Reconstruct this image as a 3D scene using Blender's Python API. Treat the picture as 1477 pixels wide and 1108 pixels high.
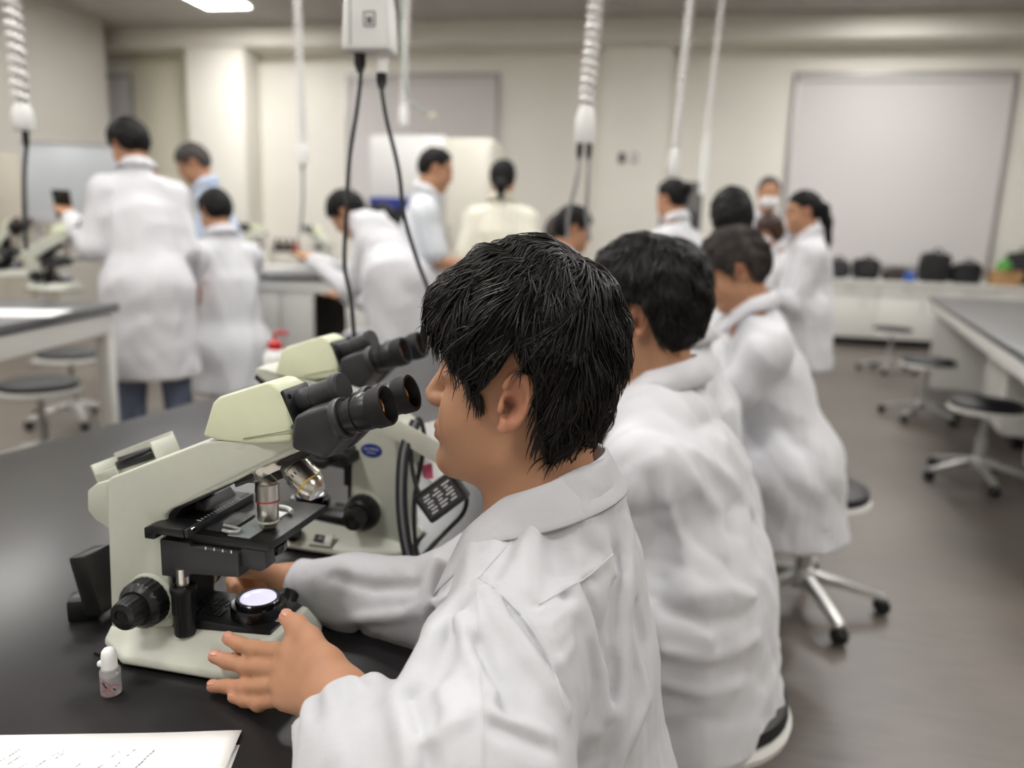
import bpy, bmesh, math, random, os
import numpy as np
from mathutils import Vector, Matrix
random.seed(7); np.random.seed(7)
SC = bpy.context.scene
COL = SC.collection
for _o in list(bpy.data.objects): bpy.data.objects.remove(_o)

# ---------------------------------------------------------------- camera
F = 1095.0; CX, CY = 738.5, 554.0; H = 1.21; TZ = 0.74
_p = math.radians(11.2); _r = math.radians(2.0)
FWD = np.array([0, math.cos(_p), -math.sin(_p)])
_r0 = np.array([1.0, 0, 0]); _u0 = np.cross(_r0, FWD)
RIGHT = math.cos(_r)*_r0 + math.sin(_r)*_u0
UP = np.cross(RIGHT, FWD)
CAM = np.array([0, 0, H])
cam = bpy.data.cameras.new('camera'); camo = bpy.data.objects.new('camera', cam); COL.objects.link(camo)
camo.matrix_world = Matrix(((RIGHT[0], UP[0], -FWD[0], 0), (RIGHT[1], UP[1], -FWD[1], 0), (RIGHT[2], UP[2], -FWD[2], H), (0, 0, 0, 1)))
cam.sensor_width = 36.0; cam.lens = 36.0*F/1477.0; cam.clip_start = 0.02; cam.clip_end = 60
cam.dof.use_dof = True; cam.dof.focus_distance = 0.73; cam.dof.aperture_fstop = 2.7
SC.camera = camo
# ---------------------------------------------------------------- world, exposure
w = bpy.data.worlds.new('World'); SC.world = w; w.use_nodes = True
w.node_tree.nodes['Background'].inputs[0].default_value = (0.9, 0.95, 1, 1)
w.node_tree.nodes['Background'].inputs[1].default_value = 0.15
SC.view_settings.view_transform = 'Standard'; SC.view_settings.look = 'None'
SC.view_settings.exposure = 0.4; SC.view_settings.gamma = 1.0
SC.view_settings.use_curve_mapping = False
LIGHT_STRENGTH = 36.0

def ray(px, py): return FWD + RIGHT*((px-CX)/F) - UP*((py-CY)/F)
def P(px, py, Z): return CAM + ray(px, py)*Z                 # pixel + distance along the view axis
def onz(px, py, z): d = ray(px, py); return CAM + d*((z-H)/d[2])
RA = math.radians(11.2)                                      # the room is turned against the camera
RU = np.array([math.cos(RA), -math.sin(RA), 0]); RV = np.array([math.sin(RA), math.cos(RA), 0])
def rm(a, b, z): return RU*a + RV*b + np.array([0, 0, z])
def onb(px, py, b):
    d = ray(px, py); t = (b - CAM@RV)/(d@RV); p = CAM + d*t
    return p@RU, p[2]
def ab(p): return float(np.dot(p, RU)), float(np.dot(p, RV))

# ---------------------------------------------------------------- materials
def srgb(c):
    return tuple((x/255/12.92 if x/255 <= 0.04045 else ((x/255+0.055)/1.055)**2.4) for x in c)
MATS = {}
def mat(name, rgb, rough=0.5, metal=0.0, spec=0.5, noise=None, bump=None, emit=None, trans=0.0, alpha=1.0, attr=False, sss=0.0, coat=0.0, sheen=0.0, ior=1.45, stretch=None):
    if name in MATS: return MATS[name]
    m = bpy.data.materials.new(name); m.use_nodes = True
    nt = m.node_tree; b = nt.nodes['Principled BSDF']; L = nt.links
    c = srgb(rgb)
    b.inputs['Base Color'].default_value = (*c, 1); b.inputs['Roughness'].default_value = rough
    b.inputs['Metallic'].default_value = metal; b.inputs['Specular IOR Level'].default_value = spec
    b.inputs['IOR'].default_value = ior
    b.inputs['Transmission Weight'].default_value = trans; b.inputs['Alpha'].default_value = alpha
    b.inputs['Coat Weight'].default_value = coat; b.inputs['Sheen Weight'].default_value = sheen
    if sss: b.inputs['Subsurface Weight'].default_value = sss; b.inputs['Subsurface Radius'].default_value = (0.012, 0.005, 0.003); b.inputs['Subsurface Scale'].default_value = 0.6
    tc = nt.nodes.new('ShaderNodeTexCoord'); src = tc.outputs['Object']
    if stretch:
        mp = nt.nodes.new('ShaderNodeMapping'); mp.inputs['Scale'].default_value = stretch; L.new(src, mp.inputs['Vector']); src = mp.outputs['Vector']
    colsock = None
    if attr:
        at = nt.nodes.new('ShaderNodeAttribute'); at.attribute_name = 'Col'; colsock = at.outputs['Color']
    if noise:
        sc_, amt, det = noise
        n = nt.nodes.new('ShaderNodeTexNoise'); n.inputs['Scale'].default_value = sc_; n.inputs['Detail'].default_value = det
        L.new(src, n.inputs['Vector'])
        mr = nt.nodes.new('ShaderNodeMapRange'); mr.inputs['From Min'].default_value = 0.3; mr.inputs['From Max'].default_value = 0.7
        mr.inputs['To Min'].default_value = 1-amt; mr.inputs['To Max'].default_value = 1+amt
        L.new(n.outputs['Fac'], mr.inputs['Value'])
        mx = nt.nodes.new('ShaderNodeMix'); mx.data_type = 'RGBA'; mx.blend_type = 'MULTIPLY'; mx.inputs['Factor'].default_value = 1
        if colsock: L.new(colsock, mx.inputs['A'])
        else: mx.inputs['A'].default_value = (*c, 1)
        cb = nt.nodes.new('ShaderNodeCombineColor')
        for k in range(3): L.new(mr.outputs['Result'], cb.inputs[k])
        L.new(cb.outputs['Color'], mx.inputs['B']); colsock = mx.outputs['Result']
    if colsock: L.new(colsock, b.inputs['Base Color'])
    if bump:
        sc_, st, dist = bump
        n = nt.nodes.new('ShaderNodeTexNoise'); n.inputs['Scale'].default_value = sc_; n.inputs['Detail'].default_value = 4
        L.new(src, n.inputs['Vector'])
        bp = nt.nodes.new('ShaderNodeBump'); bp.inputs['Strength'].default_value = st; bp.inputs['Distance'].default_value = dist
        L.new(n.outputs['Fac'], bp.inputs['Height']); L.new(bp.outputs['Normal'], b.inputs['Normal'])
    if emit:
        b.inputs['Emission Color'].default_value = (*srgb(emit[0]), 1); b.inputs['Emission Strength'].default_value = emit[1]
    MATS[name] = m; return m

M_WALL = mat('wall_paint', (236, 233, 224), 0.7, noise=(1.5, 0.02, 3), bump=(220, 0.08, 0.002))
M_WALLY = mat('alcove_warm_lit_wall', (228, 224, 204), 0.7, noise=(1.5, 0.02, 3))  # yellower than the wall paint: warm light in the alcove, put into the colour
M_PART = mat('partition_paint', (192, 189, 181), 0.6, noise=(1.2, 0.02, 3))
M_CEIL = mat('ceiling_tile', (186, 182, 178), 0.9, noise=(60, 0.05, 5), bump=(300, 0.2, 0.002))
M_GAP = mat('ceiling_joint', (120, 117, 114), 0.9)
M_BEAM = mat('beam_paint', (226, 222, 212), 0.6, noise=(2, 0.02, 3))
M_CREAM = mat('instrument_cream', (205, 207, 194), 0.32, spec=0.5, noise=(90, 0.012, 2), bump=(900, 0.03, 0.0003))
M_CREAM2 = mat('instrument_head_cream', (210, 214, 184), 0.32, spec=0.5, noise=(90, 0.012, 2), bump=(900, 0.03, 0.0003))
M_BLK = mat('black_metal', (22, 22, 23), 0.36, spec=0.5, bump=(1500, 0.05, 0.0002))
M_BLKG = mat('black_gloss', (14, 14, 15), 0.2, spec=0.5)
M_CHAR = mat('charcoal_paint', (50, 50, 53), 0.42, spec=0.5, bump=(1800, 0.06, 0.0002))
M_RUB = mat('black_rubber', (26, 26, 28), 0.6, spec=0.4, bump=(1500, 0.1, 0.0002))
M_CHROME = mat('chrome', (215, 213, 208), 0.14, metal=1.0)
M_STEEL = mat('satin_steel', (196, 192, 184), 0.28, metal=1.0)
M_ALU = mat('cast_aluminium', (190, 190, 186), 0.35, metal=0.6)
M_WPL = mat('white_plastic', (238, 238, 236), 0.35)
M_WMEL = mat('white_laminate', (226, 225, 219), 0.4)
M_GREYL = mat('grey_laminate', (150, 148, 145), 0.45)
M_TOP = mat('bench_top_black', (33, 31, 32), 0.30, spec=0.5, noise=(14, 0.10, 5), bump=(700, 0.05, 0.0003))
M_TOPG = mat('bench_top_grey', (92, 92, 93), 0.35, noise=(20, 0.05, 3))
M_VINYL = mat('seat_vinyl', (22, 22, 25), 0.5, bump=(120, 0.1, 0.001))
M_CABLE = mat('cable_rubber', (34, 34, 37), 0.45)
M_CABLEG = mat('cable_grey', (120, 120, 122), 0.5)
M_COIL = mat('coil_cord_white', (228, 226, 224), 0.45)
M_GLASS = mat('clear_glass', (245, 248, 250), 0.04, trans=0.95, alpha=1.0, ior=1.5)
M_PAPER = mat('white_paper', (244, 244, 242), 0.8, noise=(8, 0.01, 2))
M_INK = mat('black_ink', (60, 60, 62), 0.8)
M_WHITEINK = mat('white_ink', (225, 225, 225), 0.6)
M_RED = mat('red_plastic', (196, 32, 38), 0.4)
M_BLUE = mat('blue_badge', (38, 56, 140), 0.35)
M_BLIND = mat('blind_fabric', (216, 212, 211), 0.8, noise=(0.8, 0.02, 2))
M_ALF = mat('window_frame_grey', (172, 169, 168), 0.4, metal=0.3)

# ---------------------------------------------------------------- object helpers
def link(o, parent=None):
    COL.objects.link(o)
    if parent is not None: o.parent = parent
    return o
def tag(o, label=None, cat=None, group=None, kind=None):
    if label: o['label'] = label
    if cat: o['category'] = cat
    if group: o['group'] = group
    if kind: o['kind'] = kind
    return o
def empty(name, loc=(0, 0, 0), rz=0.0):
    o = bpy.data.objects.new(name, None); o.empty_display_size = 0.05
    o.location = Vector([float(x) for x in loc]); o.rotation_euler = (0, 0, rz); return link(o)
def copy_tree(o, parent=None):
    c = o.copy(); COL.objects.link(c); c.parent = parent
    for ch in [x for x in bpy.data.objects if x.parent == o]: copy_tree(ch, c)
    return c
def fin(name, bm, material, parent=None, smooth=35, bevel=0.0, seg=2, bang=30):
    if bevel > 0:
        bm.normal_update()
        es = [e for e in bm.edges if len(e.link_faces) == 2 and e.calc_face_angle(0) > math.radians(bang)]
        if es: bmesh.ops.bevel(bm, geom=es, offset=bevel, segments=seg, profile=0.5, affect='EDGES', clamp_overlap=True)
    me = bpy.data.meshes.new(name); bm.to_mesh(me); bm.free()
    if smooth:
        me.shade_smooth(); me.set_sharp_from_angle(angle=math.radians(smooth))
    mm = material if isinstance(material, (list, tuple)) else [material]
    for m in mm: me.materials.append(m)
    return link(bpy.data.objects.new(name, me), parent)
def add_box(bm, c, s, M=None):
    r = bmesh.ops.create_cube(bm, size=1.0)
    T = Matrix.Translation(Vector([float(x) for x in c])) @ Matrix.Diagonal((*[float(x) for x in s], 1))
    bmesh.ops.transform(bm, matrix=(M @ T if M else T), verts=r['verts']); return bm
def box(name, c, s, material, parent=None, bevel=0.0, M=None, smooth=35, seg=2):
    bm = bmesh.new(); add_box(bm, c, s, M); return fin(name, bm, material, parent, smooth, bevel, seg)
def prism(name, prof, y0, y1, material, parent=None, bevel=0.0, M=None, seg=2, yf=None, smooth=35):
    """profile in x,z extruded along y; yf(x,z)->(y0,y1) lets the width vary"""
    bm = bmesh.new(); A = []; B = []
    for (x, z) in prof:
        a, b = (yf(x, z) if yf else (y0, y1))
        A.append(bm.verts.new((x, a, z))); B.append(bm.verts.new((x, b, z)))
    n = len(prof)
    bm.faces.new(A[::-1]); bm.faces.new(B)
    for i in range(n): bm.faces.new((A[i], A[(i+1) % n], B[(i+1) % n], B[i]))
    bmesh.ops.recalc_face_normals(bm, faces=bm.faces)
    if M is not None: bmesh.ops.transform(bm, matrix=M, verts=bm.verts)
    return fin(name, bm, material, parent, smooth, bevel, seg)
def add_lathe(bm, prof, seg=32, M=None, ribs=None):
    """prof: list of (r, z[, ribdepth]); closed with caps"""
    rings = []; vs = []
    for q in prof:
        r, z = q[0], q[1]; rd = q[2] if len(q) > 2 else 0
        if r <= 1e-6: v = bm.verts.new((0, 0, z)); rings.append([v]); vs.append(v); continue
        ring = []
        for i in range(seg):
            a = 2*math.pi*i/seg; rr = r - (rd if (rd and i % 4 >= 2) else 0)
            ring.append(bm.verts.new((rr*math.cos(a), rr*math.sin(a), z)))
        rings.append(ring); vs += ring
    fs = []
    for k in range(len(rings)-1):
        a, b = rings[k], rings[k+1]
        if len(a) == 1 and len(b) == 1: continue
        for i in range(seg):
            j = (i+1) % seg
            if len(a) == 1: fs.append(bm.faces.new((a[0], b[j], b[i])))
            elif len(b) == 1: fs.append(bm.faces.new((a[i], a[j], b[0])))
            else: fs.append(bm.faces.new((a[i], a[j], b[j], b[i])))
    if len(rings[0]) > 1: fs.append(bm.faces.new(rings[0][::-1]))
    if len(rings[-1]) > 1: fs.append(bm.faces.new(rings[-1]))
    bmesh.ops.recalc_face_normals(bm, faces=fs)
    if M is not None: bmesh.ops.transform(bm, matrix=M, verts=vs)
    return bm
def lathe(name, prof, material, parent=None, M=None, seg=32, smooth=35):
    bm = bmesh.new(); add_lathe(bm, prof, seg, M); return fin(name, bm, material, parent, smooth)
def axisM(p, d):
    """matrix that puts local z along d at p"""
    z = Vector([float(x) for x in d]).normalized(); q = Vector((0, 0, 1)).rotation_difference(z)
    return Matrix.Translation(Vector([float(x) for x in p])) @ q.to_matrix().to_4x4()
def smooth_path(pts, n):
    pts = [Vector([float(x) for x in p]) for p in pts]; out = []
    if len(pts) < 3:
        return [pts[0].lerp(pts[-1], i/n) for i in range(n+1)]
    Q = [2*pts[0]-pts[1]] + pts + [2*pts[-1]-pts[-2]]
    m = len(pts)-1
    for i in range(n+1):
        t = i/n*m; k = min(int(t), m-1); u = t-k
        p0, p1, p2, p3 = Q[k], Q[k+1], Q[k+2], Q[k+3]
        out.append(0.5*((2*p1) + (p2-p0)*u + (2*p0-5*p1+4*p2-p3)*u*u + (3*p1-p0-3*p2+p3)*u**3))
    return out
def add_tube(bm, pts, r, seg=8, cap=True):
    pts = [Vector([float(x) for x in p]) for p in pts]; n = len(pts); rings = []
    rr = r if isinstance(r, (list, tuple)) else [r]*n
    t0 = (pts[1]-pts[0]).normalized(); up = Vector((0, 0, 1)) if abs(t0.z) < 0.9 else Vector((1, 0, 0))
    nrm = (up - t0*up.dot(t0)).normalized()
    for i in range(n):
        t = (pts[min(i+1, n-1)]-pts[max(i-1, 0)]).normalized()
        nrm = (nrm - t*nrm.dot(t)).normalized(); b = t.cross(nrm)
        rings.append([bm.verts.new(pts[i] + (nrm*math.cos(2*math.pi*k/seg)+b*math.sin(2*math.pi*k/seg))*rr[i]) for k in range(seg)])
    for i in range(n-1):
        for k in range(seg):
            j = (k+1) % seg; bm.faces.new((rings[i][k], rings[i][j], rings[i+1][j], rings[i+1][k]))
    if cap: bm.faces.new(rings[0][::-1]); bm.faces.new(rings[-1])
    return bm
def tube(name, pts, r, material, parent=None, n=0, seg=8):
    bm = bmesh.new(); add_tube(bm, smooth_path(pts, n) if n else pts, r, seg); return fin(name, bm, material, parent, 60)
def text_mesh(name, s, size, material, parent, M, bend=None, depth=0.0001, align='CENTER'):
    cu = bpy.data.curves.new('txt', 'FONT'); cu.body = s; cu.size = size; cu.align_x = align; cu.align_y = 'CENTER'; cu.extrude = depth
    ob = bpy.data.objects.new('txt', cu); COL.objects.link(ob)
    dg = bpy.context.evaluated_depsgraph_get(); me = bpy.data.meshes.new_from_object(ob.evaluated_get(dg))
    bpy.data.objects.remove(ob); bpy.data.curves.remove(cu)
    if bend:
        for v in me.vertices:
            a = v.co.x/bend; r = bend + v.co.z
            v.co = Vector((r*math.sin(a), v.co.y, r*math.cos(a)))
    me.transform(M); me.materials.clear(); me.materials.append(material); me.name = name
    return link(bpy.data.objects.new(name, me), parent)
def rotz(p, a): return np.array([p[0]*math.cos(a)-p[1]*math.sin(a), p[0]*math.sin(a)+p[1]*math.cos(a), p[2]])
# ================================================================ room shell
BW = 10.6; BF = 10.1; CZ = 3.88; SZ = 3.6
A0, A1, B0 = -9.0, 7.2, -3.2
def rbox(name, a0, a1, b0, b1, z0, z1, material, parent=None, bevel=0.0):
    """box in room coordinates"""
    bm = bmesh.new(); c = rm((a0+a1)/2, (b0+b1)/2, (z0+z1)/2)
    add_box(bm, (0, 0, 0), (a1-a0, b1-b0, z1-z0))
    o = fin(name, bm, material, None, 35, bevel)
    if parent is None: o.location = Vector(c); o.rotation_euler = (0, 0, -RA)
    else:
        o.parent = parent; pm = Matrix.Translation(parent.location) @ Matrix.Rotation(parent.rotation_euler.z, 4, 'Z')
        o.matrix_local = pm.inverted() @ (Matrix.Translation(Vector(c)) @ Matrix.Rotation(-RA, 4, 'Z'))
    return o
def struct(o): o['kind'] = 'structure'; return o
# floor: vinyl sheet with streaky mottling
def floor_mat():
    m = bpy.data.materials.new('floor_vinyl'); m.use_nodes = True; nt = m.node_tree; b = nt.nodes['Principled BSDF']; L = nt.links
    tc = nt.nodes.new('ShaderNodeTexCoord'); mp = nt.nodes.new('ShaderNodeMapping'); mp.inputs['Scale'].default_value = (6, 30, 1); mp.inputs['Rotation'].default_value = (0, 0, 0.2)
    L.new(tc.outputs['Object'], mp.inputs['Vector'])
    n = nt.nodes.new('ShaderNodeTexNoise'); n.inputs['Scale'].default_value = 1.0; n.inputs['Detail'].default_value = 6; L.new(mp.outputs['Vector'], n.inputs['Vector'])
    n2 = nt.nodes.new('ShaderNodeTexNoise'); n2.inputs['Scale'].default_value = 0.9; n2.inputs['Detail'].default_value = 3; L.new(tc.outputs['Object'], n2.inputs['Vector'])
    ad = nt.nodes.new('ShaderNodeMath'); ad.operation = 'MULTIPLY_ADD'; ad.inputs[1].default_value = 0.6; L.new(n2.outputs['Fac'], ad.inputs[0])
    sc = nt.nodes.new('ShaderNodeMath'); sc.operation = 'MULTIPLY'; sc.inputs[1].default_value = 0.4; L.new(n.outputs['Fac'], sc.inputs[0]); L.new(sc.outputs[0], ad.inputs[2])
    r = nt.nodes.new('ShaderNodeValToRGB'); r.color_ramp.elements[0].position = 0.35; r.color_ramp.elements[0].color = (*srgb((86, 79, 73)), 1)
    r.color_ramp.elements[1].position = 0.65; r.color_ramp.elements[1].color = (*srgb((108, 100, 92)), 1)
    L.new(ad.outputs[0], r.inputs['Fac']); L.new(r.outputs['Color'], b.inputs['Base Color'])
    b.inputs['Roughness'].default_value = 0.38
    return m
struct(rbox('floor', A0, A1, B0, BW, -0.1, 0.0, floor_mat()))
struct(rbox('wall_back', A0, A1, BW, BW+0.15, 0, CZ, M_WALL))
struct(rbox('wall_right', A1, A1+0.15, B0, BW, 0, CZ, M_WALL))
struct(rbox('wall_front', A0, A1, B0-0.15, B0, 0, CZ, M_WALL))
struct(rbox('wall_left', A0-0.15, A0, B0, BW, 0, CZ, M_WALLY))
# ceiling of square tiles hung from a slab
ceil = struct(rbox('ceiling', A0, A1, B0, BW, CZ+0.012, CZ+0.1, M_GAP))
_t = bmesh.new(); add_box(_t, (0, 0, 0), (0.594, 0.594, 0.012)); tile = fin('ceiling_panel', _t, M_CEIL, None, 35, 0.003)
LSP = []          # ceiling light cells (room a,b)
_la, _lb = ab(onz(331, 9, CZ)); _lb -= 0.3
for i in range(-1, 3):
    for j in range(6): LSP.append((_la+i*4.0, _lb-j*2.0))
first = True
na = int((A1-A0)/0.6); nb = int((BW-B0)/0.6)
cells = []
for i in range(na):
    for j in range(nb):
        a = A0+0.3+i*0.6; b = B0+0.3+j*0.6
        cells.append((a, b))
near = sorted(cells, key=lambda q: -(q[1] > 4.8)*10 - 0*q[0])
cnt = 0
rest = bmesh.new()
for (a, b) in cells:
    if b > 4.6 and cnt < 300:
        o = tile if first else tile.copy()
        if not first: COL.objects.link(o)
        first = False; cnt += 1
        o.parent = ceil
        o.matrix_local = Matrix.Translation(Vector((a-(A0+A1)/2, b-(B0+BW)/2, CZ-(CZ+0.056)+0.006)))
    else:
        add_box(rest, (a-(A0+A1)/2, b-(B0+BW)/2, CZ-(CZ+0.056)+0.006), (0.594, 0.594, 0.012))
ro = fin('ceiling_panel_field', rest, M_CEIL, ceil); ro['kind'] = 'stuff'
# recessed ceiling lights
M_DIFF = mat('light_diffuser', (255, 253, 246), 0.5, emit=((255, 253, 250), LIGHT_STRENGTH))
def ceiling_light(a, b, label, group):
    r = empty('ceiling_light', rm(a, b, CZ-0.0), -RA)
    bm = bmesh.new()
    for (x, y, sx, sy) in ((0, 0.3025, 0.62, 0.015), (0, -0.3025, 0.62, 0.015), (0.3025, 0, 0.015, 0.59), (-0.3025, 0, 0.015, 0.59)): add_box(bm, (x, y, -0.012), (sx, sy, 0.024))
    fin('frame', bm, M_WPL, r)
    box('diffuser', (0, 0, -0.008), (0.59, 0.59, 0.012), M_DIFF, r)
    tag(r, label, 'ceiling light', group)
for (a, b) in LSP:
    if (a, b) == LSP[12]: continue          # this cell holds a plain tile
    if (a, b) == LSP[6]: ceiling_light(a, b, 'bright white square ceiling light panel at the top edge of the picture', 'ceiling light panels')
    else: ceiling_light(a, b, 'flat white square ceiling light panel above the room, out of view', 'ceiling light panels')
# dropped beam in front of the back wall
trim = struct(rbox('trim_1', A0, A1, BF, BW, SZ, CZ, M_BEAM, None, 0.01))
# columns on the back wall
def wall_col(name, x0, x1, depth, ytest, material, top=SZ):
    a0, _ = onb(x0, ytest, BW-depth); a1, _ = onb(x1, ytest, BW-depth)
    return struct(rbox(name, a0, a1, BW-depth, BW, 0, top, material, None, 0.004))
wall_col('wall_column_middle', 868, 966, 0.30, 150, M_WALL)
wall_col('wall_column_left', 270, 352, 0.45, 150, M_WALL)
wall_col('wall_alcove', 192, 268, 0.05, 150, M_WALLY)  # its warm corridor light is painted in, as a yellower wall colour
# left partition: runs away from the camera, ends at pixel x=148
pe = onz(148, 30, CZ); pa, pb = ab(pe)
struct(rbox('wall_partition', pa-0.15, pa, B0, pb, 0, CZ, M_PART))
# windows behind drawn blinds
def blind_window(n, x0, x1, ytop, ybot, label):
    a0, z1 = onb(x0, ytop, BW); a1, _ = onb(x1, ytop, BW); _, z0 = onb((x0+x1)/2, ybot, BW)
    c = rm((a0+a1)/2, BW, (z0+z1)/2); W = a1-a0; Hh = z1-z0
    r = empty('window_%d' % n, c, -RA); r['kind'] = 'structure'; r['label'] = label
    for nm, cc, ss in (('window_frame', (0, -0.02, Hh/2+0.02), (W+0.1, 0.06, 0.05)), ('window_frame', (0, -0.02, -Hh/2-0.02), (W+0.1, 0.06, 0.05)),
                       ('window_frame', (-W/2-0.025, -0.02, 0), (0.05, 0.06, Hh)), ('window_frame', (W/2+0.025, -0.02, 0), (0.05, 0.06, Hh))):
        box(nm, cc, ss, M_ALF, r, 0.004)
    box('blind', (0, -0.022, 0), (W, 0.012, Hh-0.01), M_BLIND, r)
    box('blind_head_rail', (0, -0.035, Hh/2-0.04), (W-0.02, 0.05, 0.06), M_BLIND, r, 0.008)
    box('blind_bottom_bar', (0, -0.03, -Hh/2+0.03), (W-0.02, 0.02, 0.03), M_ALF, r, 0.004)
blind_window(1, 505, 717, 112, 330, 'wide window behind a drawn grey blind, left of the column')
blind_window(2, 1152, 1462, 110, 388, 'wide window behind a drawn grey blind above the counter with bags')
blind_window(3, 152, 190, 112, 240, 'narrow window with drawn blind beside the partition')
# pair of wall switches on the column
for i, x in enumerate((897, 915)):
    a, z = onb(x, 228, BW-0.3)
    r = empty('wall_switch', rm(a, BW-0.3, z), -RA)
    box('plate', (0, -0.006, 0), (0.085, 0.012, 0.13), M_ALF if i else M_CHAR, r, 0.003); box('rocker', (0, -0.015, 0), (0.04, 0.008, 0.06), M_WPL if i else M_BLK, r, 0.002)
    tag(r, ('dark grey square switch plate on the cream column' if i == 0 else 'pale grey switch plate right of the dark one on the column'), 'switch')
# ================================================================ microscope
MO = np.array([-0.40627, 0.73327, 0.0]); MA = math.radians(-13.83)
ME = np.array([math.cos(MA), math.sin(MA), 0]); MN = np.array([-math.sin(MA), math.cos(MA), 0])
def mw(s, t, h): return MO + ME*s + MN*t + np.array([0, 0, TZ+h])       # instrument coordinates -> world
def make_microscope(flip=False, detail=True):
    r = empty('microscope')
    X = lambda s: s-0.1
    def pr(pts): return [(X(a/1000), b/1000) for a, b in pts]
    # --- base: flared foot
    bm = bmesh.new()
    bot = [(-0.046, 0.044), (0.000, 0.071), (0.158, 0.066), (0.169, 0.054)]
    topp = [(-0.044, 0.036), (-0.01, 0.036), (0.158, 0.034), (0.164, 0.031)]
    hh = [0.024, 0.030, 0.046, 0.046]
    V0 = [bm.verts.new((X(s), -t, 0.004)) for s, t in bot] + [bm.verts.new((X(s), t, 0.004)) for s, t in bot[::-1]]
    V1 = [bm.verts.new((X(s), -t, 0.012)) for s, t in bot] + [bm.verts.new((X(s), t, 0.012)) for s, t in bot[::-1]]
    V2 = [bm.verts.new((X(s), -t, h)) for (s, t), h in zip(topp, hh)] + [bm.verts.new((X(s), t, h)) for (s, t), h in list(zip(topp, hh))[::-1]]
    n = len(V0)
    bm.faces.new(V0[::-1])
    for A, B in ((V0, V1), (V1, V2)):
        for i in range(n): bm.faces.new((A[i], A[(i+1) % n], B[(i+1) % n], B[i]))
    bm.faces.new((V2[0], V2[1], V2[6], V2[7])); bm.faces.new((V2[1], V2[2], V2[5], V2[6])); bm.faces.new((V2[2], V2[3], V2[4], V2[5]))
    bmesh.ops.recalc_face_normals(bm, faces=bm.faces)
    base = fin('base', bm, M_CREAM, r, 40, 0.0035, 3)
    box('foot_pad', (X(0.06), 0, 0.002), (0.215, 0.118, 0.004), M_RUB, base, 0.001)
    # black cover plate with vent slots and lamp
    pl_ = prism('cover_plate', pr([(34, 34), (34, 47.5), (150, 49.5), (156, 47), (156, 40)]), -0.0335, 0.0335, M_BLK, r, 0.0015)
    for k in range(7):
        for q in (-1, 1):
            box('vent_slot', (X(0.046+k*0.0065), q*0.011-0.003, 0.0484+0.0001*k), (0.0028, 0.015, 0.0012), M_BLKG, pl_)
    lc = lathe('lamp_collar', [(0.0295, 0.044), (0.0295, 0.060), (0.0285, 0.062), (0.0245, 0.0625), (0.0245, 0.0665), (0.0235, 0.0675), (0.0205, 0.0675), (0.0198, 0.0655), (0.0, 0.0655)], M_BLKG, r, Matrix.Translation((X(0.121), 0, 0)), 48)
    lathe('lamp_lens', [(0.0196, 0.0650), (0.0190, 0.0675), (0.014, 0.0690), (0.007, 0.0697), (0.0, 0.070)], mat('lamp_lens_glow', (226, 224, 246), 0.08, emit=((232, 228, 255), 0.55)), lc, Matrix.Translation((X(0.121), 0, 0)), 32)
    if detail:
        for q in range(5): box('lamp_mark', (X(0.151), -0.012+q*0.0035, 0.0497), (0.004, 0.0012, 0.0006), M_WHITEINK, pl_)
    # side controls on the foot (+y side): brightness dial and power switch
    Ms = Matrix.Translation((X(0.115), 0.062, 0.026)) @ Matrix.Rotation(math.radians(-55), 4, 'X')
    lathe('brightness_dial', [(0.0, 0.018), (0.010, 0.018), (0.012, 0.016, 0.0005), (0.012, 0.003, 0.0005), (0.013, 0.0), (0.0, -0.004)], M_BLK, r, Ms, 32)
    Ms = Matrix.Translation((X(0.070), 0.063, 0.024)) @ Matrix.Rotation(math.radians(-50), 4, 'X')
    sw = box('switch_plate', (0, 0, 0), (0.036, 0.020, 0.004), M_CREAM, r, 0.001, Ms)
    box('power_switch', (0.002, 0, 0.003), (0.015, 0.011, 0.004), M_BLK, sw, 0.001, Ms)
    # --- arm
    prof = pr([(-43, 16), (-36, 194), (-30, 199), (86, 250), (150, 260), (188, 264), (196, 258), (190, 248), (160, 234), (124, 213), (44, 172), (36, 164), (34, 150), (37, 57), (37, 36)])
    def yf(x, z):
        hw = 0.036 if x < X(0.12) else 0.036-0.012*max(0, (x-X(0.12))/0.076)**1.6
        return -hw, hw
    arm = prism('arm', prof, 0, 0, M_CREAM, r, 0.003, None, 3, yf)
    prism('arm_inner_cover', pr([(33, 46), (31, 168), (42, 178), (118, 214), (118, 208), (52, 172), (44, 160), (44, 46)]), -0.030, 0.030, M_BLK, arm, 0.001)
    lathe('arm_badge', [(0.0, 0.0006), (0.0125, 0.0006), (0.0125, -0.002), (0, -0.002)], M_BLUE, arm, Matrix.Translation((X(0.003), 0.0365, 0.158)) @ Matrix.Rotation(math.radians(-90), 4, 'X') @ Matrix.Diagonal((1.3, 0.8, 1, 1)), 40)
    BM = Matrix.Translation((X(0.003), 0.0373, 0.158)) @ Matrix.Rotation(math.pi, 4, 'Z') @ Matrix.Rotation(math.radians(90), 4, 'X')
    text_mesh('badge_lettering', 'OLYMPUS', 0.0055, M_WHITEINK, arm, BM @ Matrix.Translation((0, 0.002, 0)))
    text_mesh('badge_lettering', 'OPTICAL', 0.0034, M_WHITEINK, arm, BM @ Matrix.Translation((0, -0.0035, 0)))
    # rear cord hook and cord tray
    fp = [(-36, 193), (-62, 184), (-75, 174), (-77, 150), (-66, 140), (-38, 126)]
    prism('cord_hook', pr(fp), -0.022, -0.016, M_CREAM, arm, 0.0025)
    tr = bmesh.new()
    Mt = Matrix.Translation((X(-0.084), 0.050, 0.172)) @ Matrix.Rotation(math.radians(-23.5), 4, 'Y')
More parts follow.
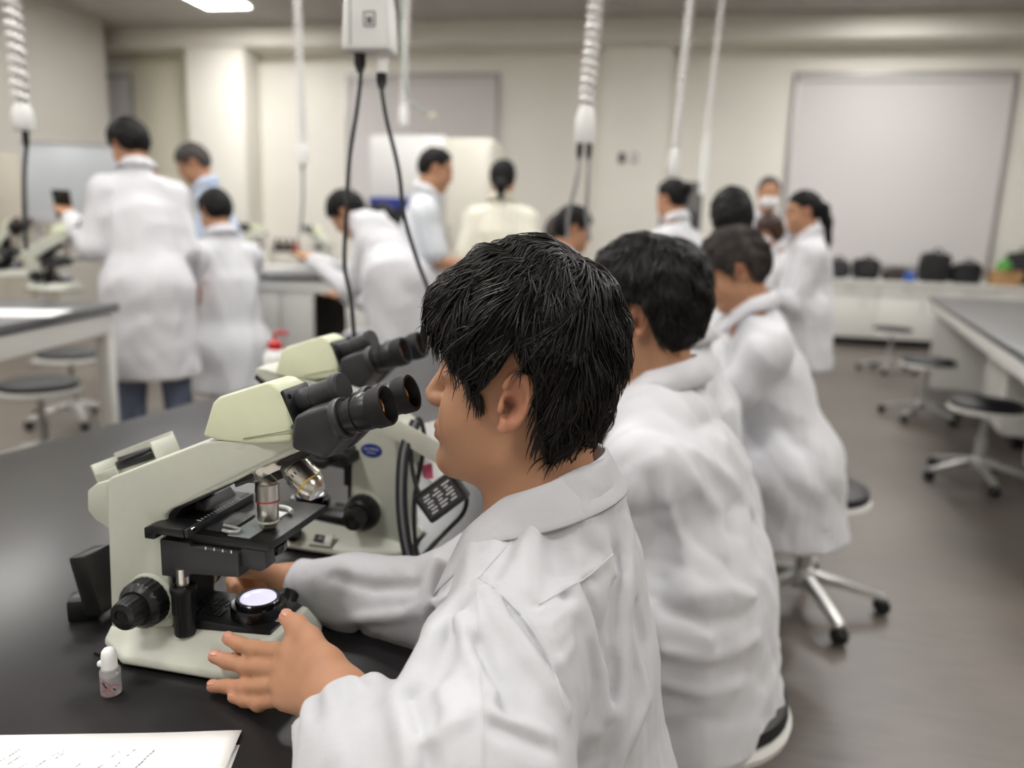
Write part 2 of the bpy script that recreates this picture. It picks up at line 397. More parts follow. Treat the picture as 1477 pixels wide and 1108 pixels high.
    for cc, ss in (((0.02, 0.0, 0.0), (0.092, 0.040, 0.003)), ((0.02, 0.020, 0.014), (0.092, 0.003, 0.028)), ((-0.026, 0.0, 0.012), (0.003, 0.040, 0.024)), ((0.066, 0.0, 0.012), (0.003, 0.040, 0.024)), ((-0.010, -0.018, 0.006), (0.030, 0.003, 0.012))): add_box(tr, cc, ss, Mt)
    tray = fin('cord_tray', tr, M_CREAM, arm, 35, 0.001)
    if detail:
        pts = []
        for k in range(40):
            a = k/39*5*math.pi; pts.append(Mt @ Vector((0.02+0.030*math.cos(a)*(1-0.005*k), 0.010*math.sin(a), 0.007+0.0003*k)))
        tube('stored_cable', pts, 0.003, M_CABLE, tray)
    # --- focus knobs on both sides
    for sgn in (-1, 1):
        Mk = Matrix.Translation((X(0.013), sgn*0.036, 0.066)) @ Matrix.Rotation(math.radians(90*-sgn), 4, 'X')
        kc = lathe('knob_collar', [(0.0, 0.0), (0.0295, 0.0), (0.0280, 0.004), (0.0, 0.004)], M_CREAM, r, Mk, 48)
        k1 = lathe('coarse_focus_knob', [(0.0, 0.003), (0.0262, 0.003), (0.0270, 0.005, 0.0010), (0.0262, 0.018, 0.0010), (0.0250, 0.020), (0.0195, 0.025), (0.0, 0.026)], M_BLK, r, Mk, 96)
        lathe('fine_focus_knob', [(0.0, 0.024), (0.0170, 0.024), (0.0172, 0.026, 0.0007), (0.0160, 0.041, 0.0007), (0.0145, 0.044), (0.0085, 0.0455), (0.0075, 0.043), (0.0, 0.0425)], M_BLK, k1, Mk, 72)
    # --- stage with mechanical carriage
    st = prism('stage', pr([(52, 139), (52, 149.5), (160, 149.5), (160, 141), (150, 139)]), -0.038, 0.085, M_BLK, r, 0.0012)
    cg = prism('stage_carriage', pr([(22, 143), (22, 155), (32, 159), (68, 159), (70, 157), (70, 149.5), (36, 149.5), (34, 143)]), -0.052, 0.070, M_BLK, r, 0.0015)
    prism('carriage_ramp', pr([(26, 158), (34, 169), (52, 169), (60, 158)]), 0.000, 0.058, M_CHAR, cg, 0.002)
    box('scale_bar', (X(0.0715), 0.010, 0.154), (0.004, 0.120, 0.009), M_CHAR, cg, 0.0006)
    for k in range(14):
        box('scale_mark', (X(0.0693), -0.025+k*0.0055, 0.1592), (0.0032 if k % 5 else 0.005, 0.0007, 0.0006), M_WHITEINK, cg)
    for yy in (-0.047, -0.039):
        lathe('carriage_screw', [(0, 0), (0.0024, 0), (0.0022, 0.0012), (0, 0.0014)], M_CHROME, cg, axisM((X(0.0735), yy if yy > -0.04 else -0.042, 0.156), (1, 0, 0)), 12)
    # slide and its spring holder
    sl = box('glass_slide', (X(0.121), 0.006, 0.1505), (0.026, 0.076, 0.0012), mat('slide_glass', (205, 214, 214), 0.05, spec=0.6, alpha=0.45), r)
    box('slide_label', (X(0.121), 0.036, 0.1513), (0.024, 0.016, 0.0004), M_PAPER, sl)
    box('holder_plate', (X(0.092), -0.002, 0.1515), (0.026, 0.052, 0.0028), M_CHAR, st, 0.0006)
    tube('slide_clip', [(X(0.100), -0.028, 0.1535), (X(0.110), -0.030, 0.1538), (X(0.118), -0.024, 0.1538), (X(0.105), -0.018, 0.1536), (X(0.093), -0.016, 0.1536)], 0.0022, M_ALU, st, 20, 8)
    tube('slide_clip', [(X(0.096), 0.046, 0.1535), (X(0.112), 0.052, 0.1538), (X(0.130), 0.050, 0.1538), (X(0.140), 0.042, 0.1538)], 0.0024, M_WPL, st, 16, 8)
    # --- stage carrier, condenser, stage drive
    prism('stage_bracket', pr([(34, 99), (34, 141), (70, 141), (70, 138), (128, 138), (128, 111), (70, 106), (62, 100)]), -0.044, -0.016, M_CHAR, r, 0.0015)
    prism('stage_rack', pr([(128, 120), (128, 141), (156, 141), (158, 124), (150, 119)]), -0.040, -0.022, M_CHAR, r, 0.0015)
    if detail:
        for k in range(4): box('scale_mark', (X(0.090+k*0.010), -0.0441, 0.1385), (0.0014, 0.0005, 0.003), M_WHITEINK, st)
    prism('stage_slide_mount', pr([(36, 96), (36, 146), (52, 146), (52, 96)]), -0.026, 0.026, M_BLK, r, 0.001)
    lathe('condenser', [(0.0, 0.118), (0.018, 0.118), (0.020, 0.121), (0.026, 0.122), (0.0275, 0.124, 0.0008), (0.0275, 0.131, 0.0008), (0.025, 0.133), (0.025, 0.140), (0, 0.140)], M_BLKG, r, Matrix.Translation((X(0.124), 0.004, 0)), 64)
    lathe('stage_drive_rod', [(0, 0.080), (0.0065, 0.080), (0.0065, 0.110), (0, 0.110)], M_STEEL, r, Matrix.Translation((X(0.057), -0.040, 0)), 24)
    k2 = lathe('stage_drive_knob', [(0, 0.034), (0.0105, 0.034), (0.0112, 0.036, 0.0005), (0.0112, 0.056, 0.0005), (0.0118, 0.058), (0.0125, 0.060, 0.0006), (0.0125, 0.082, 0.0006), (0.0135, 0.084), (0.0135, 0.0895), (0.012, 0.0905), (0.0085, 0.0905), (0.008, 0.086), (0, 0.086)], M_BLK, r, Matrix.Translation((X(0.057), -0.040, 0)), 64)
    # --- nosepiece and objectives, tilted turret
    ta = math.radians(28)
    nb_ = prism('nosepiece_mount', pr([(120, 204), (118, 212), (160, 232), (196, 252), (200, 244), (168, 226)]), -0.034, 0.034, M_BLK, r, 0.002, None, 2, lambda x, z: (-0.034+0.014*max(0, (x-X(0.14))/0.06), 0.034-0.014*max(0, (x-X(0.14))/0.06)))
    TC = Vector((X(0.150), 0, 0.2225))
    Mn = Matrix.Translation(TC) @ Matrix.Rotation(-ta, 4, 'Y')
    lathe('turret', [(0, -0.014), (0.020, -0.014), (0.030, -0.006), (0.0335, -0.004, 0.0006), (0.0335, 0.004, 0.0006), (0.032, 0.006), (0, 0.006)], M_CHROME, nb_, Mn, 72)
    ax_local = Vector((math.sin(-ta)*1.0, 0, 0))
    def objective(ang, ringcol, L, slim):
        # cone of directions round the tilted turret axis; the one at ang=180 points straight down
        tilt = ta
        d = (Mn.to_3x3() @ (Matrix.Rotation(ang, 3, 'Z') @ Vector((math.sin(tilt), 0, -math.cos(tilt))))).normalized()
        p = TC + (Mn.to_3x3() @ (Matrix.Rotation(ang, 3, 'Z') @ Vector((0.0215, 0, -0.011))))
        Mo = axisM(p, d)
        if slim:
            pf = [(0, -0.004), (0.0105, -0.004), (0.0108, 0.0), (0.0125, 0.002), (0.0125, 0.020), (0.0108, 0.021), (0.0112, 0.023), (0.0112, L-0.012), (0.0098, L-0.010), (0.0098, L-0.007), (0.0060, L-0.002), (0.0045, L), (0, L)]
        else:
            pf = [(0, -0.004), (0.0125, -0.004), (0.0125, 0.0), (0.0148, 0.002), (0.0148, L-0.008), (0.0120, L-0.002), (0.0105, L), (0, L)]
        ob = lathe('objective_lens', pf, M_STEEL, r, Mo, 40)
        z = 0.0195 if slim else L-0.013
        rr = (0.0126 if slim else 0.0149)
        lathe('colour_ring', [(rr-0.001, z), (rr+0.0002, z), (rr+0.0002, z+0.0018), (rr-0.001, z+0.0018)], ringcol, ob, Mo, 40)
        if slim: lathe('grip_band', [(0.0108, L-0.0135), (0.0116, L-0.0135), (0.0116, L-0.0115), (0.0108, L-0.0115)], M_CREAM, ob, Mo, 40)
        lathe('front_lens', [(0, L+0.0002), (0.0036, L+0.0002), (0.003, L-0.001)], M_CHROME, ob, Mo, 20)
        if detail:
            for k in range(9):
                a = math.radians(-150+k*16)
                box('engraving', (0, 0, 0), (0.0008, 0.0014, 0.004 if k % 3 else 0.006), M_INK, ob, 0, Mo @ Matrix.Rotation(a, 4, 'Z') @ Matrix.Translation((rr-0.0002, 0, 0.009)))
    objective(math.pi, mat('ring_red', (190, 70, 70), 0.4), 0.056, True)
    objective(-0.35, mat('ring_yellow', (206, 168, 60), 0.4), 0.036, False)
    objective(math.pi/2-0.3, mat('ring_green', (70, 150, 90), 0.4), 0.034, True)
    # --- viewing head (may be turned round the optical axis)
    HR = Matrix.Identity(4)
    if flip: HR = Matrix.Translation((X(0.121), 0, 0)) @ Matrix.Rotation(math.pi, 4, 'Z') @ Matrix.Translation((-X(0.121), 0, 0))
    lathe('dovetail_ring', [(0, 0.246), (0.034, 0.246), (0.0345, 0.262), (0.033, 0.266), (0, 0.266)], M_CREAM, r, Matrix.Translation((X(0.128), 0, 0)), 48)
    bm = bmesh.new()
    hp = [(86, 256, 36), (92, 290, 26), (98, 296, 23), (152, 315, 22), (159, 315, 22), (169, 309, 25), (188, 266, 35), (186, 260, 36), (150, 254, 36), (110, 253, 36)]
    A = [bm.verts.new((X(a/1000), -c/1000, b/1000)) for a, b, c in hp]; B = [bm.verts.new((X(a/1000), c/1000, b/1000)) for a, b, c in hp]
    bm.faces.new(A[::-1]); bm.faces.new(B)
    for i in range(len(hp)): j = (i+1) % len(hp); bm.faces.new((A[i], A[j], B[j], B[i]))
    bmesh.ops.recalc_face_normals(bm, faces=bm.faces); bmesh.ops.transform(bm, matrix=HR, verts=bm.verts)
    hd = fin('viewing_head', bm, M_CREAM2, r, 40, 0.004, 3)
    for sg in (-1, 1):
        prism('head_seam', pr([(133, 258), (192, 273), (192, 274), (133, 259)]), sg*0.0352, sg*0.0362, mat('seam_line', (150, 150, 130), 0.6), hd, 0, HR)
    fn = Vector((0.925, 0, 0.38)).normalized()
    # black face plate on the sloping front
    Mf = HR @ Matrix.Translation((X(0.1775), 0, 0.2870)) @ Matrix.Rotation(math.radians(-22), 4, 'Y')
    fpz = bmesh.new(); add_box(fpz, (0.001, 0, 0), (0.006, 0.050, 0.046), Mf)
    face = fin('face_plate', fpz, M_BLK, hd, 35, 0.003, 2)
    for yy in (-0.019, 0.019):
        for zz in (-0.015, 0.015):
            lathe('screw', [(0, 0.0), (0.0028, 0.0), (0.0026, 0.0012), (0.0012, 0.0014), (0.001, 0.0006), (0, 0.0006)], M_BLKG, face, Mf @ Matrix.Translation((0.0042, yy, zz)) @ Matrix.Rotation(math.radians(90), 4, 'Y'), 14)
    ua = math.radians(21)
    Mt2 = HR @ Matrix.Translation((X(0.188), 0, 0.2765)) @ Matrix.Rotation(-ua, 4, 'Y')      # tube frame: x along the sight line
    Rx = Matrix.Rotation(math.radians(90), 4, 'Y')
    # hinge barrel between the two prism boxes
    lathe('hinge_barrel', [(0, -0.010), (0.0125, -0.010), (0.0125, 0.014), (0.0140, 0.0155), (0.0140, 0.038), (0.0170, 0.040), (0.0170, 0.047), (0.0155, 0.049), (0, 0.049)], M_CHAR, r, Mt2 @ Matrix.Translation((0, 0, 0.019)) @ Rx, 40)
    for sg in (-1, 1):
        # prism box: from the hinge down and outward, lower edge sloping
        bmx = bmesh.new(); pts = [(-0.004, -0.022), (0.026, -0.045), (0.052, -0.030), (0.052, 0.012), (0.012, 0.012)]
        A = [bmx.verts.new((x, sg*0.006, z)) for x, z in pts]
        B = [bmx.verts.new((x, sg*0.046, z*0.86-0.001)) for x, z in pts]
        bmx.faces.new(A[::-1]); bmx.faces.new(B)
        for i in range(5): j = (i+1) % 5; bmx.faces.new((A[i], A[j], B[j], B[i]))
        bmesh.ops.recalc_face_normals(bmx, faces=bmx.faces); bmesh.ops.transform(bmx, matrix=Mt2, verts=bmx.verts)
        pb_ = fin('prism_box', bmx, M_CHAR, r, 40, 0.005, 3)
        Me = Mt2 @ Matrix.Translation((0.049, sg*0.031, -0.008)) @ Rx
        lathe('box_rim', [(0, 0), (0.0205, 0), (0.0212, 0.002), (0.0212, 0.006), (0.020, 0.008), (0, 0.008)], M_CHAR, pb_, Me, 48)
        lathe('tube_screw', [(0, 0), (0.0022, 0), (0.002, 0.002), (0, 0.002)], M_CHROME, pb_, Me @ Matrix.Translation((0.010, -sg*0.0165, 0.007)), 12)
        ep = lathe('eyepiece', [(0, 0.004), (0.0165, 0.004), (0.0165, 0.015), (0.0180, 0.016), (0.0180, 0.021), (0.0165, 0.022), (0.0165, 0.024), (0.0185, 0.025), (0.0185, 0.038), (0.0180, 0.039), (0, 0.039)], M_BLK, r, Me, 48)
        lathe('eye_cup', [(0.0150, 0.036), (0.0185, 0.038), (0.0198, 0.041), (0.0200, 0.053), (0.0190, 0.055), (0.0165, 0.055), (0.0140, 0.049), (0.0125, 0.042), (0.0125, 0.036)], M_RUB, ep, Me, 48)
        lathe('eye_lens', [(0.0128, 0.040), (0.0110, 0.0435), (0.006, 0.0455), (0, 0.046)], mat('coated_lens', (96, 62, 34), 0.06, spec=0.9, coat=1.0), ep, Me, 32)
        lathe('lens_ring', [(0.0126, 0.0405), (0.0112, 0.0445), (0.0106, 0.0435), (0.0120, 0.0395)], mat('brass_ring', (176, 128, 70), 0.25, metal=1.0), ep, Me, 32)
        if detail and not flip and sg < 0:
            # lettering wraps round the barrel
            TM = Me @ Matrix.Rotation(math.radians(-105 if sg < 0 else 70), 4, 'Z') @ Matrix.Translation((0, 0, 0.0315)) @ Matrix.Rotation(math.radians(90), 4, 'X')
            text_mesh('lettering', 'OLYMPUS', 0.0062, M_WHITEINK, ep, TM, bend=0.0186)
    return r
mic1 = make_microscope(False, True)
mic1.location = Vector(mw(0.1, 0.072, 0)); mic1.rotation_euler = (0, 0, MA)
tag(mic1, 'cream binocular microscope nearest the camera, gripped by the seated student', 'microscope', 'microscopes')
mic2 = make_microscope(True, False)
_rc = onz(575, 818, TZ)       # rear corner of its foot
E2 = -ME
_m2 = _rc + ME*(-0.152) + MN*0.066 + np.array([0, 0, 0])
mic2.location = Vector((_m2[0], _m2[1], TZ)); mic2.rotation_euler = (0, 0, MA+math.pi)
tag(mic2, 'cream binocular microscope with blue oval badge, second on the front bench', 'microscope', 'microscopes')
# ================================================================ front bench
def bench(name, P0, ang, W, L, z, topmat, label, apron=M_WMEL, legs=True, th=0.035):
    """P0: corner, ang: direction of the long side from +y clockwise, W to the right"""
    r = empty(name, (P0[0], P0[1], 0), -ang)
    box('worktop', (W/2, L/2, z-th/2), (W, L, th), topmat, r, 0.003)
    for sx in (0.03, W-0.03): box('apron_rail', (sx, L/2, z-th-0.04), (0.03, L-0.06, 0.08), apron, r, 0.002)
    for sy in (0.03, L-0.03): box('apron_rail', (W/2, sy, z-th-0.04), (W-0.09, 0.03, 0.08), apron, r, 0.002)
    if legs:
        for sx in (0.045, W-0.045):
            for sy in (0.045, L-0.045): box('leg', (sx, sy, (z-th)/2), (0.05, 0.05, z-th), apron, r, 0.003)
    return tag(r, label, 'bench')
TA = math.radians(19.0)
TD = np.array([math.sin(TA), math.cos(TA), 0]); TR = np.array([math.cos(TA), -math.sin(TA), 0])
_e = np.array([-1.024, 1.464, 0])
T0 = _e - TD*1.75
main_bench = bench('lab_bench', T0, TA, 1.13, 3.75, TZ, M_TOP, 'black-topped front lab bench that carries the cream microscopes and papers')
# ================================================================ organic surfaces (signed distance fields -> mesh)
f32 = np.float32
def v3(*a): return np.array(a if len(a) > 1 else a[0], dtype=f32)
def smin(a, b, k): h = np.clip(0.5+0.5*(b-a)/k, 0, 1); return b+(a-b)*h-k*h*(1-h)
def smax(a, b, k): return -smin(-a, -b, k)
def rcone(p, a, b, ra, rb):
    a = v3(a); b = v3(b); ba = b-a; h = np.clip((p-a)@ba/max(float(ba@ba), 1e-9), 0, 1)
    return np.linalg.norm(p-a-h[:, None]*ba, axis=1)-(ra+(rb-ra)*h)
def chain(p, pts, rs, k=0.0):
    d = None
    for i in range(len(pts)-1):
        e = rcone(p, pts[i], pts[i+1], rs[i], rs[i+1]); d = e if d is None else (smin(d, e, k) if k else np.minimum(d, e))
    return d
def ell(p, c, r):
    q = p-v3(c); r = v3(r); k0 = np.linalg.norm(q/r, axis=1); k1 = np.linalg.norm(q/(r*r), axis=1)+1e-9
    return k0*(k0-1)/k1
def loft(p, pts, ws, ds, L):
    """elliptic tube along pts; L = lateral unit vector, ws lateral and ds depth half sizes"""
    L = v3(L); best = None
    for i in range(len(pts)-1):
        a = v3(pts[i]); b = v3(pts[i+1]); ba = b-a; ln = float(np.linalg.norm(ba)); T = ba/ln
        h = (p-a)@T/ln; hc = np.clip(h, 0, 1); q = p-a-hc[:, None]*ba
        lat = q@L; Dv = np.cross(T, L); Dv /= np.linalg.norm(Dv); dep = q@Dv; axl = (h-hc)*ln
        w = ws[i]+(ws[i+1]-ws[i])*hc; dd = ds[i]+(ds[i+1]-ds[i])*hc
        m = np.minimum(w, dd)
        e = (np.sqrt((lat/w)**2+(dep/dd)**2+(axl/m)**2)-1)*m
        best = e if best is None else np.minimum(best, e)
    return best
def polydist(p, pts):
    d = None
    for i in range(len(pts)-1):
        e = rcone(p, pts[i], pts[i+1], 0, 0); d = e if d is None else np.minimum(d, e)
    return d
def foldnoise(p, seed, sc=(9, 9, 5)):
    rs = np.random.RandomState(seed); q = p*v3(sc); n = 0
    for k in range(3):
        a, b, c = rs.normal(size=(3, 3)).astype(f32); ph = rs.uniform(0, 6.28, 3)
        s = 1.0*(1.75**k)
        n = n+(1-2*np.abs(np.sin(s*(q@a)*0.9+ph[0]+1.3*np.sin(s*0.6*(q@b)+ph[1]))))*(0.6**k)*np.sin(0.5*s*(q@c)+ph[2])
    return n
def surface(f, lo, hi, v):
    lo = np.array(lo, dtype=np.float64); hi = np.array(hi, dtype=np.float64); B = 8
    nb = np.maximum(1, np.ceil((hi-lo)/(v*B)).astype(int)); n = nb*B+1
    g = np.stack(np.meshgrid(*[np.arange(k) for k in nb], indexing='ij'), -1).reshape(-1, 3)
    cen = (lo+(g+0.5)*B*v).astype(f32); dc = f(cen)
    keep = np.abs(dc) < B*v*1.35
    D = np.where(dc.reshape(nb) < 0, f32(-1), f32(1))
    D = np.repeat(np.repeat(np.repeat(D, B, 0), B, 1), B, 2); D = np.pad(D, ((0, 1), (0, 1), (0, 1)), mode='edge').astype(f32)
    gk = g[keep]
    off = np.stack(np.meshgrid(*[np.arange(B+1)]*3, indexing='ij'), -1).reshape(-1, 3)
    CH = 400
    for i in range(0, len(gk), CH):
        idx = (gk[i:i+CH, None, :]*B+off[None]).reshape(-1, 3)
        D[idx[:, 0], idx[:, 1], idx[:, 2]] = f((lo+idx*v).astype(f32))
    # surface nets
    S = D < 0
    c = [S[i:n[0]-1+i, j:n[1]-1+j, k:n[2]-1+k] for i in (0, 1) for j in (0, 1) for k in (0, 1)]
    cntv = sum(x.astype(np.int8) for x in c); act = (cntv > 0) & (cntv < 8)
    ci = np.argwhere(act)
    if len(ci) == 0: return np.zeros((0, 3)), np.zeros((0, 4), int)
    ids = np.full(act.shape, -1, dtype=np.int64); ids[act] = np.arange(len(ci))
    co = np.array([(i, j, k) for i in (0, 1) for j in (0, 1) for k in (0, 1)])
    vals = np.stack([D[ci[:, 0]+o[0], ci[:, 1]+o[1], ci[:, 2]+o[2]] for o in co], 1)
    acc = np.zeros((len(ci), 3)); num = np.zeros(len(ci))
    for a in range(8):
        for b in range(a+1, 8):
            if np.abs(co[a]-co[b]).sum() != 1: continue
            m = (vals[:, a] < 0) != (vals[:, b] < 0)
            t = vals[m, a]/(vals[m, a]-vals[m, b])
            acc[m] += co[a]+t[:, None]*(co[b]-co[a]); num[m] += 1
    verts = lo+(ci+acc/num[:, None])*v
    quads = []
    for ax in range(3):
        sl0 = [slice(None)]*3; sl1 = [slice(None)]*3; sl0[ax] = slice(0, -1); sl1[ax] = slice(1, None)
        A = S[tuple(sl0)]; Bq = S[tuple(sl1)]
        for flip in (False, True):
            e = np.argwhere((A & ~Bq) if not flip else (~A & Bq))
            u, w_ = (ax+1) % 3, (ax+2) % 3
            ok = (e[:, u] > 0) & (e[:, w_] > 0) & (e[:, u] < n[u]-1) & (e[:, w_] < n[w_]-1)
            e = e[ok]
            if not len(e): continue
            def idq(du, dw):
                q = e.copy(); q[:, u] -= du; q[:, w_] -= dw; return ids[q[:, 0], q[:, 1], q[:, 2]]
            q4 = np.stack([idq(1, 1), idq(0, 1), idq(0, 0), idq(1, 0)], 1)
            quads.append(q4[:, ::-1] if flip else q4)
    return verts, np.concatenate(quads)
def np_mesh(name, verts, faces, material, parent=None, colf=None, origin=(0, 0, 0), relax=0):
    me = bpy.data.meshes.new(name); nv, nf = len(verts), len(faces); k = faces.shape[1]
    V = verts.copy()
    if relax:
        for _ in range(relax):
            acc = np.zeros_like(V); cn = np.zeros(nv)
            for a in range(k):
                i0, i1 = faces[:, a], faces[:, (a+1) % k]
                for q in range(3):
                    acc[:, q] += np.bincount(i0, V[i1, q], nv)+np.bincount(i1, V[i0, q], nv)
                cn += np.bincount(i0, minlength=nv)+np.bincount(i1, minlength=nv)
            V = 0.5*V+0.5*acc/np.maximum(cn, 1)[:, None]
    me.vertices.add(nv); me.vertices.foreach_set('co', (V-np.array(origin)).astype(f32).ravel())
    me.loops.add(nf*k); me.loops.foreach_set('vertex_index', faces.astype(np.int32).ravel())
    me.polygons.add(nf); me.polygons.foreach_set('loop_start', (np.arange(nf)*k).astype(np.int32)); me.polygons.foreach_set('loop_total', np.full(nf, k, np.int32))
    me.polygons.foreach_set('use_smooth', np.ones(nf, bool))
    me.update(); me.validate()
    if colf is not None:
        c = colf(V.astype(f32)); c = np.concatenate([c, np.ones((nv, 1))], 1)
        at = me.attributes.new('Col', 'FLOAT_COLOR', 'POINT'); at.data.foreach_set('color', c.astype(f32).ravel())
    me.materials.append(material)
    return link(bpy.data.objects.new(name, me), parent)
def sdf_obj(name, f, lo, hi, v, material, parent=None, colf=None, origin=(0, 0, 0), relax=1):
    vs, fs = surface(f, lo, hi, v); return np_mesh(name, vs, fs, material, parent, colf, origin, relax)
def trace(f, px, py, t0=0.3, t1=12.0):
    """walk from the camera to the surface f along many pixels"""
    px = np.atleast_1d(px); py = np.atleast_1d(py)
    d = np.stack([ray(a, b) for a, b in zip(px, py)]); d /= np.linalg.norm(d, axis=1)[:, None]
    t = np.full(len(px), t0)
    for _ in range(80):
        t += np.clip(f((CAM+d*t[:, None]).astype(f32)), -0.05, 0.2)*0.8
    return CAM+d*t[:, None]

M_SKIN = mat('skin', (214, 166, 134), 0.5, spec=0.35, attr=True, sss=0.12, noise=(60, 0.03, 4), bump=(700, 0.05, 0.0006))
M_HAIR = mat('black_hair', (17, 15, 15), 0.6, spec=0.25, noise=(160, 0.35, 3), bump=(140, 0.5, 0.004), stretch=(1, 1, 0.35))
M_HAIRS = mat('hair_strand', (26, 22, 20), 0.42, spec=0.5, noise=(40, 0.3, 2))
M_HAIRG = mat('greying_hair', (66, 60, 57), 0.6, spec=0.4, noise=(120, 0.35, 3), bump=(140, 0.5, 0.004), stretch=(1, 1, 0.35))
M_HAIRB = mat('brown_hair', (58, 36, 26), 0.45, spec=0.5, noise=(120, 0.3, 3), bump=(140, 0.4, 0.004), stretch=(1, 1, 0.35))
M_COAT = mat('white_coat_cloth', (212, 212, 216), 0.62, spec=0.35, bump=(16, 0.22, 0.008), sheen=0.1)
M_COATH = mat('white_coat_cloth_close', (199, 199, 203), 0.5, spec=0.4, bump=(15, 0.34, 0.010), sheen=0.1)
M_SHIRTB = mat('pale_blue_shirt', (196, 210, 232), 0.75, bump=(16, 0.25, 0.008))
M_SHIRTW = mat('pale_grey_shirt', (220, 224, 228), 0.75, bump=(16, 0.25, 0.008))
M_CREAMT = mat('cream_top', (226, 224, 208), 0.8, bump=(16, 0.25, 0.008))
M_JEANS = mat('blue_jeans', (104, 112, 134), 0.85, noise=(30, 0.1, 4), bump=(18, 0.3, 0.008))
M_TROU = mat('black_trousers', (30, 31, 36), 0.8, bump=(18, 0.3, 0.008))
M_SHOE = mat('dark_shoes', (34, 33, 34), 0.45)
M_MASK = mat('white_face_mask', (238, 238, 240), 0.8)

SKIN = np.array(srgb((184, 138, 108))); LIP = np.array(srgb((186, 106, 96))); DARK = np.array(srgb((40, 30, 28))); EARC = np.array(srgb((208, 140, 112)))
def head_parts(q, neck_to=None, fem=0.0, jaw=0.0):
    """q in head coordinates: x facing, y left, z up; origin between the ears"""
    d = ell(q, (0.000, 0, 0.038), (0.090, 0.073, 0.084))
    d = smin(d, ell(q, (0.028, 0, -0.028), (0.062, 0.058, 0.078)), 0.03)
    d = smin(d, rcone(q, (0.012, 0.038, -0.052), (0.072, 0.012, -0.083), 0.026, 0.016), 0.025)
    d = smin(d, rcone(q, (0.012, -0.038, -0.052), (0.072, -0.012, -0.083), 0.026, 0.016), 0.025)
    d = smin(d, ell(q, (0.079, 0, -0.085), (0.016, 0.018, 0.014)), 0.012)
    d = smin(d, ell(q, (0.055, 0.033, -0.030), (0.030, 0.026, 0.032)), 0.02); d = smin(d, ell(q, (0.055, -0.033, -0.030), (0.030, 0.026, 0.032)), 0.02)
    # brow, eye hollows, lids
    d = smin(d, rcone(q, (0.080, 0.034, 0.032), (0.088, 0.0, 0.030), 0.010, 0.010), 0.012); d = smin(d, rcone(q, (0.080, -0.034, 0.032), (0.088, 0.0, 0.030), 0.010, 0.010), 0.012)
    for s in (1, -1):
        d = smax(d, -ell(q, (0.096, s*0.031, 0.012), (0.013, 0.016, 0.011)), 0.010)
        d = smin(d, ell(q, (0.077, s*0.031, 0.013), (0.0125, 0.015, 0.0105)), 0.004)
    # nose
    d = smin(d, rcone(q, (0.090, 0, 0.020), (0.108, 0, -0.017), 0.008, 0.0095), 0.010)
    d = smin(d, ell(q, (0.099, 0.0095, -0.021), (0.011, 0.0075, 0.0075)), 0.006); d = smin(d, ell(q, (0.099, -0.0095, -0.021), (0.011, 0.0075, 0.0075)), 0.006)
    # mouth
    d = smin(d, ell(q, (0.083, 0, -0.050), (0.016, 0.026, 0.018)), 0.010)
    d = smin(d, ell(q, (0.0935, 0, -0.0475), (0.0085, 0.020, 0.0052)), 0.004); d = smin(d, ell(q, (0.0925, 0, -0.0585), (0.0085, 0.018, 0.0062)), 0.004)
    # ears
    for s in (1, -1):
        e = q-v3(0.000, s*0.0745, 0.008)
        c, sn = math.cos(0.42), math.sin(0.42)
        ux = e[:, 0]*c + s*e[:, 1]*sn; wy = -e[:, 0]*sn + s*e[:, 1]*c; vz = e[:, 2]
        ux = ux+0.12*vz
        el = np.stack([ux, vz, wy], 1)
        disc = ell(el, (-0.001, 0.001, -0.001), (0.0150, 0.0275, 0.0055))
        rr = np.sqrt((ux/0.0140)**2+((vz-0.002)/0.0255)**2)
        rim = np.sqrt(((rr-1)*0.018)**2+(wy-0.003)**2)-0.0038
        rim = np.where((ux > 0.006) & (vz < 0.012), 1.0, rim)
        disc = smin(disc, rim, 0.003)
        disc = smax(disc, -ell(el, (0.003, -0.005, 0.005), (0.0085, 0.0115, 0.0105)), 0.003)
        disc = smax(disc, -ell(el, (0.001, 0.013, 0.0065), (0.0070, 0.0070, 0.0060)), 0.003)
        disc = smin(disc, ell(el, (0.0115, -0.006, 0.002), (0.0035, 0.006, 0.004)), 0.003)
        disc = smin(disc, ell(el, (0.004, -0.0255, 0.001), (0.0065, 0.0065, 0.0045)), 0.004)
        d = smin(d, disc, 0.006)
    return d
def head_color(q, hair=None):
    n = len(q); c = np.tile(SKIN, (n, 1)).astype(np.float64)
    def blend(mask, col):
        m = np.clip(mask, 0, 1)[:, None]; return c*(1-m)+col*m
    lip = np.exp(-((q[:, 2]+0.053)/0.0085)**4)*np.exp(-(q[:, 1]/0.021)**4)*(q[:, 0] > 0.082)
    c = blend(lip*0.8, LIP)
    ear = (np.abs(q[:, 1]) > 0.072)*np.exp(-((q[:, 0])/0.024)**4)*np.exp(-((q[:, 2]-0.008)/0.04)**4)
    c = blend(ear*0.55, EARC)
    con = np.exp(-(((q[:, 0]-0.005)/0.007)**2+((q[:, 2]-0.003)/0.009)**2))*(np.abs(q[:, 1]) > 0.060)*(np.abs(q[:, 1]) < 0.0800)
    c = blend(con*0.8, LIP*0.3)
    for s in (1, -1):
        ey = np.exp(-(((q[:, 1]-s*0.031)/0.013)**2+((q[:, 2]-0.0115)/0.0030)**2)**2)*(q[:, 0] > 0.07); c = blend(ey, DARK)
        br = np.exp(-(((q[:, 1]-s*0.033)/0.018)**2+((q[:, 2]-0.034)/0.0042)**2)**2)*(q[:, 0] > 0.06); c = blend(br*0.85, DARK)
    return c
